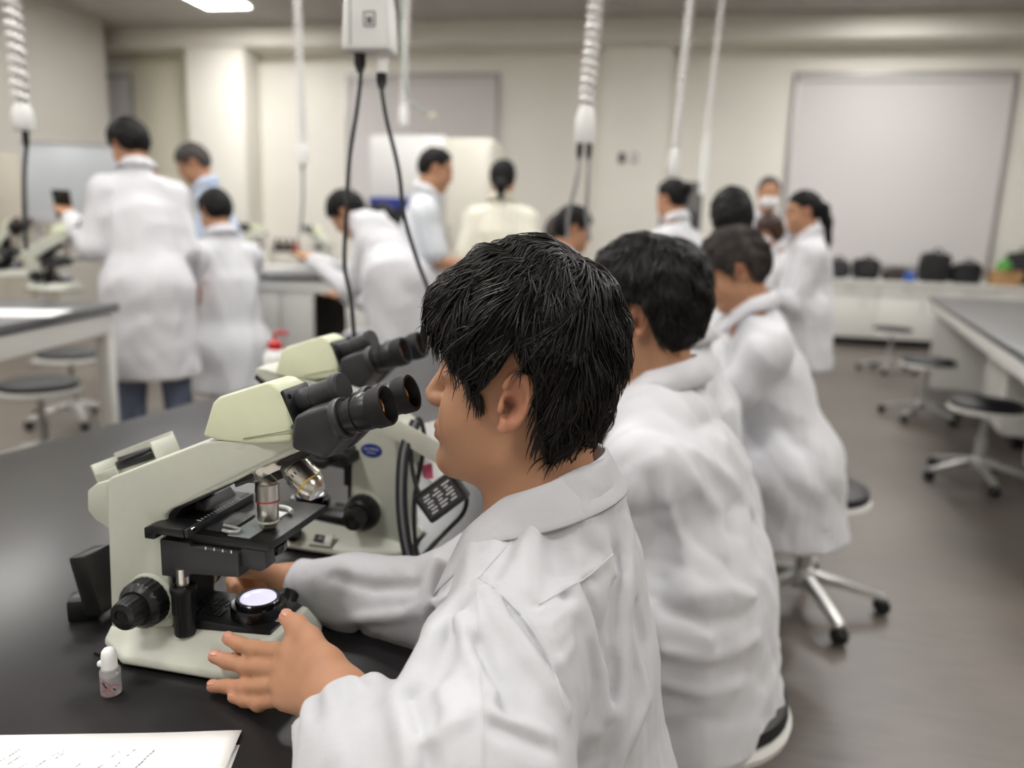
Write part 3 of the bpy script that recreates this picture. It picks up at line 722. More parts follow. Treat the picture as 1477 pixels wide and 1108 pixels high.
class Frame:
    """head frame: origin, yaw (facing direction), pitch down, tilt"""
    def __init__(s, o, face, pitch=0.0, scale=1.0, roll=0.0):
        fx = v3(face)/np.linalg.norm(face); l = np.cross(v3(0, 0, 1), fx); l /= np.linalg.norm(l); u = np.cross(fx, l)
        cp, sp = math.cos(pitch), math.sin(pitch)
        f2 = fx*cp-u*sp; u2 = u*cp+fx*sp
        cr, sr = math.cos(roll), math.sin(roll)
        l2 = l*cr+u2*sr; u3 = u2*cr-l*sr
        s.R = np.stack([f2, l2, u3]).astype(f32); s.o = v3(o); s.k = scale
    def loc(s, p): return ((p-s.o)@s.R.T)/s.k
    def w(s, *q): return s.o+v3(*q)@s.R*s.k
def finger(p, pts, r0, r1): return chain(p, pts, [r0+(r1-r0)*i/(len(pts)-1) for i in range(len(pts))], 0.004)
# ================================================================ the student at the nearest microscope
def strand_mesh(name, paths, r0, material, parent, origin, seg=3):
    """paths (N,K,3) -> tapered tubes in one mesh"""
    N, K, _ = paths.shape
    T = np.gradient(paths, axis=1); T /= np.linalg.norm(T, axis=2)[..., None]+1e-9
    A = np.cross(T, np.array([0.3, 0.2, 0.93])); A /= np.linalg.norm(A, axis=2)[..., None]+1e-9; Bn = np.cross(T, A)
    prof = np.array([0.75, 1.0, 1.0, 0.95, 0.85, 0.65, 0.4, 0.08]); prof = np.interp(np.linspace(0, 1, K), np.linspace(0, 1, len(prof)), prof)
    R = r0[:, None]*prof[None]
    ang = np.arange(seg)*2*math.pi/seg
    V = paths[:, :, None, :]+R[:, :, None, None]*(A[:, :, None, :]*np.cos(ang)[None, None, :, None]+Bn[:, :, None, :]*np.sin(ang)[None, None, :, None])
    V = V.reshape(-1, 3)
    base = (np.arange(N)*K*seg)[:, None, None]; k = (np.arange(K-1)*seg)[None, :, None]; s = np.arange(seg)[None, None, :]; s2 = (s+1) % seg
    F_ = np.stack([base+k+s, base+k+s2, base+k+seg+s2, base+k+seg+s], -1).reshape(-1, 4)
    return np_mesh(name, V, F_, material, parent, None, origin)
def grad(f, p, e=0.0015):
    g = np.stack([f(p+v3(e, 0, 0))-f(p-v3(e, 0, 0)), f(p+v3(0, e, 0))-f(p-v3(0, e, 0)), f(p+v3(0, 0, e))-f(p-v3(0, 0, e))], 1)
    return g/(np.linalg.norm(g, axis=1)[:, None]+1e-9)
def hair_strands(capf, crown, n, K, L, lift, seed, rad, fall=0.5, jit=0.35):
    """locks that start on the hair volume, run away from the crown and hug the volume"""
    rs = np.random.RandomState(seed)
    u = rs.normal(size=(n*3, 3)).astype(f32); u /= np.linalg.norm(u, axis=1)[:, None]
    p = v3(0.0, 0, 0.045)+u*v3(0.16, 0.14, 0.16)
    for _ in range(30): p = p-grad(capf, p)*capf(p)[:, None]*0.7
    ok = np.abs(capf(p)) < 0.002; p = p[ok][:n]; N = len(p)
    # denser growth at the whorl
    w_ = v3(crown)+rs.normal(size=(n//12, 3)).astype(f32)*v3(0.028, 0.028, 0.006)
    for _ in range(20): w_ = w_-grad(capf, w_)*capf(w_)[:, None]*0.7
    p = np.concatenate([p, w_]); N = len(p)
    p = p-grad(capf, p)*0.004
    out = [p.copy()]; ln = L*rs.uniform(0.6, 1.25, N).astype(f32); lf = lift*rs.uniform(-0.4, 1.0, N).astype(f32)
    jd = rs.normal(size=(N, 3)).astype(f32)*jit
    # neighbouring locks share their sideways drift
    cl = np.stack([np.sin(p@v3(90, 40, 20)+1), np.sin(p@v3(-50, 80, 30)+2), np.sin(p@v3(30, -60, 85))], 1)*jit*0.9
    prev = np.zeros_like(p)
    for k in range(1, K):
        p0 = p.copy(); d = p-v3(crown); d /= np.linalg.norm(d, axis=1)[:, None]+1e-9
        g = grad(capf, p); dr = d+v3(0, 0, -fall)+jd*0.5+cl
        dr -= g*(np.sum(dr*g, axis=1))[:, None]; dr /= np.linalg.norm(dr, axis=1)[:, None]+1e-9
        p = p+dr*(ln/(K-1))[:, None]
        t = k/(K-1); sd = capf(p); tgt = lf*math.sin(t*2.2)
        free = sd > 0.008
        if k > 1: fr = p0+(prev*0.75+v3(0, 0, -0.25))*(ln/(K-1))[:, None]*0.55; p = np.where(free[:, None], fr, p)
        corr = np.where(free, 0, (sd-tgt))*0.7
        p = p-grad(capf, p)*corr[:, None]
        prev = p-p0; prev /= np.linalg.norm(prev, axis=1)[:, None]+1e-9
        out.append(p.copy())
    return np.stack(out, 1), (rs.uniform(rad[0], rad[1], N))

M_NAIL = mat('fingernail', (200, 146, 122), 0.3, spec=0.5)
VF = 1.0
def near_only(p, c, r, f):
    """evaluate f only within r of c"""
    e = np.linalg.norm(p-v3(c), axis=1); m = e < r; d = (e-r*0.85).astype(f32)
    if m.any(): d[m] = f(p[m])
    return d
def build_hero():
    fc = v3(-0.963, 0.267, 0); fc /= np.linalg.norm(fc); lf = np.cross(v3(0, 0, 1), fc)
    HC = P(768, 570, 0.785)
    Fr = Frame(HC, fc, math.radians(-5), 1.0)
    NB = v3(HC)-fc*0.018+v3(0, 0, -0.128)
    root = empty('person', (float(NB[0])+0.05, float(NB[1]), 0))
    og = np.array(root.location)
    Z = v3(0, 0, 1)
    SL = NB+lf*0.165-Z*0.098+fc*0.000; SR = NB-lf*0.165-Z*0.085+fc*0.02
    WL = v3(P(490, 1012, 0.668)); EL = v3(P(628, 1290, 0.535))
    WR = v3(P(424, 845, 0.965)); ER = v3(P(628, 872, 0.900))
    hip = v3(NB[0]+0.020, NB[1]-0.01, 0.50)
    print('hero', HC, NB, [tuple(round(float(x)) for x in proj(q)[:2]) for q in (NB, SL, SR, EL, ER, hip)], hip)
    # ---------------- hands
    px = lambda a: [v3(P(*q)) for q in a]
    LH = dict(thumb=px([(470, 962, 0.685), (446, 922, 0.716), (428, 903, 0.735), (413, 891, 0.744)]),
              index=px([(420, 940, 0.722), (368, 936, 0.760), (345, 929, 0.772), (329, 921, 0.780)]),
              middle=px([(412, 964, 0.720), (355, 961, 0.760), (328, 954, 0.770), (309, 947, 0.775)]),
              ring=px([(410, 987, 0.714), (355, 991, 0.752), (328, 990, 0.762), (307, 990, 0.768)]),
              little=px([(414, 1007, 0.706), (374, 1014, 0.736), (353, 1011, 0.745), (336, 1006, 0.752)]))
    RH = dict(thumb=px([(408, 836, 0.955), (386, 826, 0.945), (366, 822, 0.935), (348, 826, 0.930)]),
              index=px([(380, 824, 0.980), (350, 826, 0.985), (334, 838, 0.970), (340, 846, 0.950)]),
              middle=px([(382, 834, 0.985), (350, 838, 0.985), (336, 848, 0.970), (344, 854, 0.950)]),
              ring=px([(384, 844, 0.985), (356, 850, 0.985), (342, 858, 0.970), (350, 862, 0.955)]),
              little=px([(388, 852, 0.985), (364, 860, 0.985), (352, 864, 0.970), (358, 868, 0.955)]))
    def hand(p, Hn, W, elbow, sc=1.0):
        d = None; ax = v3(W)-v3(elbow); ax /= np.linalg.norm(ax)
        for nm, r0, r1 in (('index', 0.0086, 0.0066), ('middle', 0.0088, 0.0067), ('ring', 0.0083, 0.0064), ('little', 0.0074, 0.0056)):
            e = finger(p, Hn[nm], r0*sc, r1*sc); e = smin(e, ell(p, Hn[nm][1], (0.0086*sc,)*3), 0.004)
            e = smin(e, rcone(p, Hn[nm][0], W, 0.0118*sc, 0.020*sc), 0.008)
            d = e if d is None else smin(d, e, 0.0045)
        for a, b in (('index', 'middle'), ('middle', 'ring'), ('ring', 'little')):
            m = (Hn[a][0]+Hn[b][0])/2; d = smin(d, rcone(p, m*0.85+W*0.15, W, 0.011*sc, 0.022*sc), 0.010)
        e = chain(p, Hn['thumb'], [0.015*sc, 0.0112*sc, 0.0100*sc, 0.0078*sc], 0.006); e = smin(e, rcone(p, Hn['thumb'][0], W, 0.016*sc, 0.022*sc), 0.012)
        web = (Hn['thumb'][1]*0.45+Hn['index'][0]*0.55); e = smin(e, rcone(p, web*0.7+W*0.3, W, 0.011*sc, 0.020*sc), 0.014)
        d = smin(d, e, 0.012)
        return smin(d, rcone(p, W, v3(W)-ax*0.10, 0.0235*sc, 0.031*sc), 0.015)
    def skin(p):
        d = near_only(p, HC, 0.2, lambda q: head_parts(Fr.loc(q)))
        d = smin(d, rcone(p, Fr.w(-0.018, 0, -0.045), NB, 0.050, 0.056), 0.022)
        d = smin(d, loft(p, [NB-Z*0.02, NB-Z*0.15, hip], [0.10, 0.13, 0.13], [0.05, 0.085, 0.10], lf), 0.05)
        d = smin(d, chain(p, [SL, EL, WL], [0.04, 0.035, 0.024], 0.02), 0.03); d = smin(d, chain(p, [SR, ER, WR], [0.04, 0.035, 0.024], 0.02), 0.03)
        d = smin(d, near_only(p, LH['middle'][0], 0.19, lambda q: hand(q, LH, WL, EL)), 0.006); return smin(d, near_only(p, RH['middle'][0], 0.17, lambda q: hand(q, RH, WR, ER, 0.95)), 0.006)
    tips = [LH[k][3] for k in LH]
    def skincol(p):
        q = Fr.loc(p); c = head_color(q)
        away = (np.linalg.norm(q, axis=1) > 0.2); c[away] = SKIN*np.array([0.98, 0.95, 0.93])
        for k in LH:
            e = np.linalg.norm(p-LH[k][3], axis=1); m = np.exp(-(e/0.012)**2)[:, None]*0.45; c = c*(1-m)+np.array(srgb((222, 150, 132)))*m
        kn = sum(np.exp(-(np.linalg.norm(p-LH[k][1], axis=1)/0.007)**2) for k in ('index', 'middle', 'ring', 'little'))[:, None]*0.3
        return c*(1-kn)+np.array(srgb((190, 124, 98)))*kn
    # one continuous body: head fine, hands fine, the clothed rest coarse - meshed together from one field at 2.6 mm
    lo = np.min([HC-0.16, WL-0.25, hip-0.2, WR-0.2], axis=0); hi = np.max([HC+0.17, hip+0.2, SR+0.15, SL+0.15], axis=0)
    lo[2] = min(lo[2], 0.40)
    body = sdf_obj('body', skin, lo, hi, 0.0022*VF, M_SKIN, root, skincol, og, 1)
    # nails on the near hand
    for k_, r_ in (('thumb', 0.0078), ('index', 0.0066), ('middle', 0.0067), ('ring', 0.0064), ('little', 0.0056)):
        t_ = LH[k_][3]; a_ = t_-LH[k_][2]; a_ /= np.linalg.norm(a_); n_ = (CAM-t_).astype(f32); n_ /= np.linalg.norm(n_); n_ = n_*0.45+Z*0.9-fc*0.15; n_ -= a_*float(n_@a_); n_ /= np.linalg.norm(n_); s_ = np.cross(n_, a_)
        c_ = t_+n_*(r_-0.0006)-a_*0.001
        bm = bmesh.new(); bmesh.ops.create_uvsphere(bm, u_segments=14, v_segments=8, radius=1.0)
        Mx = Matrix([[float(s_[i]*r_*0.66), float(a_[i]*r_*0.80), float(n_[i]*0.0009), float(c_[i]-og[i])] for i in range(3)]+[[0, 0, 0, 1]])
        bmesh.ops.transform(bm, matrix=Mx, verts=bm.verts); fin('fingernail', bm, M_NAIL, body, 180)
    # ---------------- trousers and shoes, under the bench
    def legs(p):
        d = None
        for s in (1, -1):
            h0 = hip+lf*0.09*s-Z*0.0; kn = h0+fc*0.36+Z*(-0.02)+lf*0.03*s; an = kn-Z*0.38-fc*0.06
            e = chain(p, [h0, kn, an], [0.085, 0.062, 0.048], 0.02); d = e if d is None else smin(d, e, 0.02)
        return d
    sdf_obj('trousers', legs, hip-v3(0.62, 0.42, 0.5), hip+v3(0.22, 0.42, 0.12), 0.012, M_TROU, root, None, og)
    for s in (1, -1):
        an = hip+lf*0.12*s+fc*0.30-Z*0.40; an[2] = 0.045
        sdf_obj('shoe', lambda p: np.maximum(smin(rcone(p, an, an+fc*0.13-Z*0.01, 0.040, 0.036), rcone(p, an+Z*0.02, an+Z*0.07, 0.042, 0.042), 0.03), -(p[:, 2]-0.004)), an-0.2, an+0.22, 0.008, M_SHOE, root, None, og)
    # ---------------- coat
    sp = [NB+Z*0.025-fc*0.016, NB-Z*0.070-fc*0.010, NB-Z*0.17-fc*0.012, NB-Z*0.28-fc*0.012, hip+Z*0.02, hip-Z*0.10+fc*0.02]
    def coat0(p):
        d = loft(p, sp, [0.072, 0.145, 0.172, 0.178, 0.195, 0.21], [0.070, 0.098, 0.122, 0.135, 0.155, 0.17], lf)
        d = smin(d, rcone(p, NB-Z*0.030+lf*0.04, SL, 0.052, 0.066), 0.03); d = smin(d, rcone(p, NB-Z*0.03-lf*0.04, SR, 0.052, 0.062), 0.03)
        m = SL*0.5+EL*0.5+lf*0.012-fc*0.004
        aL = chain(p, [SL, m, EL, EL*0.45+WL*0.55, WL*0.93+EL*0.07], [0.072, 0.080, 0.070, 0.058, 0.043], 0.02)
        d = smin(d, aL, 0.030)
        aR = chain(p, [SR, ER, ER*0.5+WR*0.5, WR*0.96+ER*0.04], [0.064, 0.054, 0.046, 0.036], 0.02)
        d = smin(d, aR, 0.03)
        # skirt of the coat over the lap
        d = smin(d, loft(p, [hip+Z*0.05, hip+fc*0.18, hip+fc*0.36-Z*0.03], [0.19, 0.19, 0.18], [0.13, 0.10, 0.085], lf), 0.06)
        return d
    def pj(poly): return trace(coat0, [a for a, b in poly], [b for a, b in poly]).astype(f32)
    FOLDS = [  # pixel polylines drawn on the cloth, half width, height
        ([(690, 838), (689, 880), (691, 940), (694, 1000), (696, 1060), (698, 1108)], 0.0035, 0.0035),
        ([(703, 858), (728, 902), (762, 950), (792, 992), (812, 1024)], 0.0055, 0.0120),
        ([(716, 852), (748, 893), (782, 940), (806, 985), (818, 1012)], 0.0045, -0.0050),
        ([(685, 925), (699, 962), (718, 992), (737, 1024)], 0.0060, -0.0120),
        ([(660, 895), (675, 915), (680, 945), (694, 972), (716, 1004)], 0.0055, 0.0110),
        ([(692, 834), (728, 862), (764, 903), (790, 950), (806, 990), (812, 1022)], 0.0030, 0.0045),
        ([(702, 1030), (738, 1042), (792, 1066)], 0.0045, 0.0065), ([(704, 1046), (745, 1058), (785, 1074)], 0.0060, -0.0030),
        ([(553, 965), (574, 1008), (588, 1062), (597, 1108)], 0.0060, 0.0110), ([(570, 958), (592, 1010), (606, 1070), (612, 1108)], 0.0080, -0.0060),
        ([(600, 1075), (640, 1050), (672, 1038)], 0.0060, 0.0050), ([(612, 990), (622, 1025), (630, 1050)], 0.005, -0.004),
        ([(640, 870), (625, 920), (600, 965), (580, 1000)], 0.0080, 0.0085), ([(655, 880), (645, 930), (630, 975)], 0.0080, -0.0060),
        ([(828, 850), (846, 910), (862, 970), (872, 1025)], 0.0065, 0.0100), ([(842, 850), (862, 905), (880, 960)], 0.0070, -0.0050),
        ([(778, 870), (812, 850), (850, 828), (880, 800)], 0.0030, 0.0035), ([(776, 878), (815, 858), (855, 836)], 0.0040, -0.0030),
        ([(790, 905), (805, 890), (830, 880)], 0.0060, 0.0060), ([(782, 885), (800, 868)], 0.0045, 0.005), ([(800, 925), (815, 905)], 0.005, 0.005), ([(808, 955), (822, 930)], 0.005, 0.004),
        ([(905, 760), (905, 850), (900, 940), (895, 1030), (884, 1108)], 0.0065, 0.0070), ([(890, 800), (885, 900), (878, 1000)], 0.0080, -0.0050),
        ([(905, 925), (922, 965), (930, 1000)], 0.0055, 0.0070), ([(918, 880), (930, 930), (936, 990)], 0.006, -0.006),
        ([(880, 930), (868, 985), (855, 1050)], 0.0080, 0.0055), ([(930, 1010), (905, 1060), (880, 1108)], 0.007, 0.007),
        ([(840, 745), (870, 790), (890, 830)], 0.0100, 0.0045), ([(770, 760), (760, 800), (765, 850)], 0.0090, 0.0040), ([(735, 775), (722, 810), (706, 832)], 0.008, -0.004), ([(800, 770), (810, 820)], 0.01, -0.004),
        ([(480, 832), (540, 848), (600, 845)], 0.0060, -0.0035), ([(450, 890), (510, 893), (580, 888), (625, 870)], 0.0050, 0.0050), ([(460, 902), (520, 908)], 0.005, -0.004),
        ([(628, 812), (618, 850), (612, 885)], 0.0060, 0.0070), ([(638, 825), (630, 860), (622, 890)], 0.006, -0.006)]
    FP = [(pj(pl_), w_, h_) for pl_, w_, h_ in FOLDS]
    ax = (WL-EL)/np.linalg.norm(WL-EL); axr = (WR-ER)/np.linalg.norm(WR-ER)
    u1 = np.cross(ax, Z); u1 /= np.linalg.norm(u1); u2 = np.cross(ax, u1)
    def coat(p):
        d = coat0(p)
        near = np.abs(d) < 0.03
        if near.any():
            q = p[near]; dd = d[near]
            for pts, w_, h_ in FP:
                c0 = pts.mean(0); R0 = np.linalg.norm(pts-c0, axis=1).max()+w_*4
                mm = np.linalg.norm(q-c0, axis=1) < R0
                if mm.any(): e = polydist(q[mm], pts); dd[mm] -= h_*(1.2*np.exp(-(e/(w_*1.2))**2)+1.4*np.exp(-e/(w_*0.8)))
            dd = dd-0.0022*foldnoise(q, 11, (14, 14, 7))-0.0010*foldnoise(q, 5, (40, 40, 22))
            # gathered near cuff
            s = (q-WL)@ax; rad = q-WL-s[:, None]*ax; ph = np.arctan2(rad@u1, rad@u2)
            rr = np.linalg.norm(rad, axis=1)
            cuff = np.exp(-((s+0.010)/0.022)**2)*(rr < 0.08)
            dd = dd-cuff*0.0035*np.sin(ph*11+40*s)
            d = d.copy(); d[near] = dd
        # cut the cloth off at the cuffs, round the neck
        sL = (p-WL)@ax; rL = np.linalg.norm(p-WL-sL[:, None]*ax, axis=1)
        d = np.where(rL < 0.09, smax(d, sL+0.006+0.003*np.sin(9*np.arctan2((p-WL)@u1, (p-WL)@u2)), 0.012), d)
        sR = (p-WR)@axr; rR = np.linalg.norm(p-WR-sR[:, None]*axr, axis=1)
        d = np.where(rR < 0.08, smax(d, sR+0.004, 0.006), d)
        d = smax(d, -rcone(p, NB-Z*0.030+fc*0.03, NB+Z*0.12-fc*0.005, 0.058, 0.064), 0.012)
        return d
    lo = np.min([SL-0.14, EL-0.12, WL-0.08, WR-0.09, hip-v3(0.42, 0.28, 0.14), SR-0.12], axis=0); hi = np.max([SL+0.12, NB+0.14, SR+0.14, hip+0.25], axis=0)
    hi = np.maximum(hi, WR+0.08); lo[2] = max(lo[2], 0.36)
    sdf_obj('lab_coat', coat, lo, hi, 0.0030*VF, M_COATH, root, None, og, 1)
    # sewn seams: armhole, sleeve line, back yoke
    for poly in ([(692, 834), (728, 862), (764, 903), (790, 950), (806, 990), (814, 1022)], [(690, 838), (689, 880), (691, 940), (694, 1000), (696, 1060), (698, 1115)], [(778, 872), (812, 852), (850, 830), (884, 800)], [(690, 834), (720, 800), (752, 765), (790, 735)]):
        dense = smooth_path([(a, b, 0) for a, b in poly], 30)
        w3 = trace(coat, [v.x for v in dense], [v.y for v in dense])
        ok = [w3[0]]
        for q in w3[1:]:
            if np.linalg.norm(q-ok[-1]) < 0.05: ok.append(q)
        tube('seam', [Vector([float(t) for t in (q-og)]) for q in ok], 0.0011, M_COATH, root, 0, 6)
    # collar: folded band round the neck, open in front
    bm = bmesh.new(); NT, NS = 48, 7; grid = []
    for i in range(NT+1):
        th = math.radians(-152+304*i/NT)            # 0 = nape
        row = []
        cth, sth = math.cos(th), math.sin(th)
        lap = max(0.0, (abs(th)-1.75)/0.9)           # towards the lapel the collar drops and spreads
        for j in range(NS):
            t = j/(NS-1)
            if t < 0.3:
                u = t/0.3; rad = 0.066+0.003*u; zz = 0.010+0.030*u
            else:
                u = (t-0.3)/0.7; rad = 0.069+0.028*u; zz = 0.040-0.044*u
            zz += 0.030*cth + 0.006
            rad2 = rad*(1+0.10*lap*t)
            c = NB+Z*(0.004+zz-0.055*lap*t-0.018*lap)+(-fc*cth*(rad2*1.02)+lf*sth*rad2*0.98)+fc*0.012
            row.append(bm.verts.new(Vector([float(x) for x in (c-og)])))
        grid.append(row)
    for i in range(NT):
        for j in range(NS-1): bm.faces.new((grid[i][j], grid[i+1][j], grid[i+1][j+1], grid[i][j+1]))
    co = fin('collar', bm, M_COATH, root, 60)
    md = co.modifiers.new('thick', 'SOLIDIFY'); md.thickness = 0.0028; md.offset = 0
    md = co.modifiers.new('soft', 'SUBSURF'); md.levels = 1; md.render_levels = 1
    # ---------------- hair
    hx = [-0.12, -0.085, -0.060, -0.040, -0.030, -0.020, 0.004, 0.018, 0.030, 0.040, 0.056, 0.068, 0.085, 0.11, 0.14]
    hz = [-0.045, -0.066, -0.074, -0.064, -0.036, 0.044, 0.058, 0.040, 0.016, 0.016, 0.028, 0.042, 0.056, 0.064, 0.066]
    def cap(q):
        d = ell(q, (0.009, 0, 0.056), (0.094, 0.088, 0.100))
        d = smin(d, ell(q, (-0.028, 0, 0.014), (0.054, 0.070, 0.078)), 0.03)
        d = smin(d, ell(q, (0.062, 0, 0.070), (0.050, 0.066, 0.052)), 0.03)
        n = 0.0022*np.sin(q[:, 0]*95+2*np.sin(q[:, 2]*60))+0.0020*np.sin(q[:, 2]*120+3*np.sin(q[:, 0]*50+q[:, 1]*40))
        d = d-n
        hl = np.interp(q[:, 0], hx, hz).astype(f32)+0.004*np.sin(q[:, 0]*260)
        d = smax(d, (hl-q[:, 2])*0.8, 0.006)
        # keep the hair a shell over the skull
        inner = ell(q, (0.000, 0, 0.036), (0.084, 0.067, 0.079))
        return smax(d, -inner, 0.004)
    vs, fs = surface(cap, (-0.14, -0.12, -0.10), (0.15, 0.12, 0.18), 0.003)
    vw = Fr.o+vs.astype(f32)@Fr.R
    hair = np_mesh('hair', vw, fs, M_HAIR, root, None, og, 1)
    Pth, rad = hair_strands(cap, (-0.040, 0.012, 0.165), 9000, 9, 0.058, 0.009, 3, (0.0005, 0.0012), 0.45, 0.5)
    Pw = (Fr.o+Pth.reshape(-1, 3)@Fr.R).reshape(Pth.shape)
    strand_mesh('hair_locks', Pw, rad, M_HAIRS, hair, og)['kind'] = 'stuff'
    tag(root, 'black-haired student in white coat peering at the nearest microscope, hand on its base', 'person', 'people in white lab coats')
    return root
def proj(p):
    v = np.array(p, dtype=float)-CAM; z = v@FWD; return CX+F*(v@RIGHT)/z, CY-F*(v@UP)/z, z
hero = build_hero()
# ================================================================ the other people
root_wl = {}
def person(label, HCp, face_deg, pose='sit', lean=0.06, voxel=0.008, hair='short', hairm=None, top='coat', trou=None, pitch=0.2,
           seat=0.44, wl=None, wr=None, k=1.0, mask=False, hem=0.55, seed=1, spine=None, nstr=0, flines=None, nb=None, twist=0.0, group='people in the lab', legs=True, folds=0.006):
    a = math.radians(face_deg); fc = v3(math.cos(a), math.sin(a), 0); lf = np.cross(v3(0, 0, 1), fc); Z = v3(0, 0, 1)
    a2 = a+math.radians(twist); fb = v3(math.cos(a2), math.sin(a2), 0); lb = np.cross(Z, fb)
    HC = v3(HCp); Fr = Frame(HC, fc, pitch, 0.98*k)
    NB = HC-fc*(0.022+0.06*pitch)-Z*(0.134-0.02*pitch)*k
    if nb is not None: NB = HC-fc*nb[0]-Z*nb[1]
    if pose == 'sit': hz = seat+0.10
    else: hz = 0.92*k
    hip = NB.copy()-fb*lean; hip[2] = hz
    if spine is not None: hip = v3(spine); hz = float(hip[2])
    if voxel >= 0.009: voxel *= 1.25
    root = empty('person', (float(hip[0]), float(hip[1]), 0)); og = np.array(root.location)
    upv = NB-hip; upv /= np.linalg.norm(upv)
    SL = NB+lb*0.152*k-upv*0.095; SR = NB-lb*0.152*k-upv*0.095
    def rel(q, s): return NB+fb*q[0]+lb*q[1]+Z*q[2] if q is not None else (NB+fb*0.10+lb*0.20*s-Z*0.50*k)
    WL = rel(wl, 1); WR = rel(wr, -1)
    def elbow(S, W, s):
        m = (S+W)/2; L = np.linalg.norm(W-S); h = math.sqrt(max(0.0, (0.275*k)**2-(L/2)**2)); dn = -Z*0.9-fb*0.30+lb*0.18*s
        ax = (W-S)/max(L, 1e-6); dn = dn-ax*float(dn@ax); dn /= np.linalg.norm(dn); return m+dn*h
    EL = elbow(SL, WL, 1); ER = elbow(SR, WR, -1)
    def hand(p, W, E, s):
        ax = (W-E)/np.linalg.norm(W-E); side = np.cross(ax, Z); n_ = np.linalg.norm(side); side = lb*s if n_ < 0.2 else side/n_
        d = rcone(p, W-ax*0.06, W+ax*0.02, 0.028*k, 0.026*k)
        pal = W+ax*0.055
        for i in range(4):
            b = W+ax*0.075+side*(i-1.5)*0.020; mm = b+ax*0.035-Z*0.010; t = mm+ax*0.022-Z*0.022
            d = smin(d, chain(p, [W, b, mm, t], [0.020, 0.0115, 0.0095, 0.0075], 0.006), 0.004)
        th = W+ax*0.04-side*0.03*s
        return smin(d, chain(p, [W, th, th+ax*0.035-Z*0.008], [0.018, 0.012, 0.009], 0.006), 0.008)
    bare = top in ('shirt',)
    def skin(p):
        d = near_only(p, HC, 0.21, lambda q: head_parts(Fr.loc(q))*0.98*k)
        d = smin(d, rcone(p, Fr.w(-0.018, 0, -0.045), NB, 0.050*k, 0.056*k), 0.022)
        d = smin(d, loft(p, [NB-upv*0.02, NB-upv*0.14, hip], [0.09, 0.12, 0.12], [0.05, 0.08, 0.09], lb), 0.05)
        d = smin(d, chain(p, [SL, EL, WL], [0.04, 0.038, 0.025], 0.02), 0.03); d = smin(d, chain(p, [SR, ER, WR], [0.04, 0.038, 0.025], 0.02), 0.03)
        d = smin(d, near_only(p, WL, 0.20, lambda q: hand(q, WL, EL, 1)), 0.008); return smin(d, near_only(p, WR, 0.20, lambda q: hand(q, WR, ER, -1)), 0.008)
    def col(p):
        q = Fr.loc(p); c = head_color(q); c[np.linalg.norm(q, axis=1) > 0.2] = SKIN; return c
    pts = np.stack([HC, WL, WR, hip, SL, SR, EL, ER])
    sdf_obj('body', skin, pts.min(0)-0.17, pts.max(0)+0.17, voxel*0.85, M_SKIN, root, col, og, 1)
    # ---- clothes
    cm = {'coat': M_COAT, 'shirt': M_SHIRTW, 'blue': M_SHIRTB, 'cream': M_CREAMT}[top]
    wid = 0.165*k if top == 'coat' else 0.155*k
    dz = NB-hip; sp = [NB+Z*0.01-fb*0.01, NB-dz*0.17, NB-dz*0.40-fb*0.01, NB-dz*0.70-fb*0.005, hip]
    bulk = 0.012 if top == 'coat' else 0.0
    ws = [0.068, 0.14*k, wid, wid, 0.175*k+bulk]; ds = [0.065, 0.095*k, 0.115*k+bulk, 0.120*k+bulk, 0.135*k+bulk]
    def cloth0(p):
        d = loft(p, sp, ws, ds, lb)
        d = smin(d, rcone(p, NB-Z*0.03, SL, 0.055*k, 0.062*k), 0.03); d = smin(d, rcone(p, NB-Z*0.03, SR, 0.055*k, 0.062*k), 0.03)
        for S, E, W in ((SL, EL, WL), (SR, ER, WR)):
            if bare: e = rcone(p, S, S*0.25+E*0.75, 0.064*k, 0.062*k)
            else: e = chain(p, [S, E, W*0.95+E*0.05], [0.066*k, 0.056*k, 0.040*k], 0.02)
            d = smin(d, e, 0.045)
        if top == 'coat':
            if pose == 'stand':
                hm = hip.copy(); hm[2] = hem; hm = hm-fb*0.02
                d = smin(d, loft(p, [hip, hm], [0.185*k+bulk, 0.215*k], [0.145*k+bulk, 0.165*k], lb), 0.05)
            else:
                d = smin(d, loft(p, [hip+Z*0.03, hip+fb*0.20-Z*0.01, hip+fb*0.40-Z*0.03], [0.195, 0.20, 0.19], [0.13, 0.105, 0.09], lb), 0.05)
                tl = hip.copy()-fb*0.02; tl[2] = max(0.32, hz-0.20)
                d = smin(d, loft(p, [hip, tl], [0.205, 0.225], [0.165, 0.185], lb), 0.06)
        elif top in ('shirt', 'blue', 'cream'):
            d = smin(d, loft(p, [hip, hip-Z*0.10], [0.17*k, 0.18*k], [0.135*k, 0.14*k], lb), 0.05)
        return d
    FP = [(trace(cloth0, [a for a, b in q], [b for a, b in q]).astype(f32), w_, h_) for q, w_, h_ in (flines or [])]
    def cloth(p):
        d = cloth0(p); m = np.abs(d) < 0.03
        if m.any():
            q = p[m]; d = d.copy(); d[m] = d[m]-folds*foldnoise(q, seed, (11, 11, 5))-folds*0.5*foldnoise(q, seed+50, (22, 22, 12))
            for pts_, w_, h_ in FP: d[m] -= h_*np.exp(-polydist(q, pts_)/w_)
        d = smax(d, -rcone(p, NB-Z*0.03+fb*0.03, NB+Z*0.12, 0.056*k, 0.062*k), 0.01)
        if top == 'coat' and pose == 'stand': d = smax(d, hem-p[:, 2], 0.01)
        elif top == 'coat': d = smax(d, max(0.32, hz-0.20)-p[:, 2], 0.01)
        else: d = smax(d, (hz-0.10)-p[:, 2], 0.01)
        return d
    lo = pts.min(0)-0.26; hi = pts.max(0)+0.26; lo[2] = min(hem, max(0.28, hz-0.28))-0.03; hi[2] = NB[2]+0.12
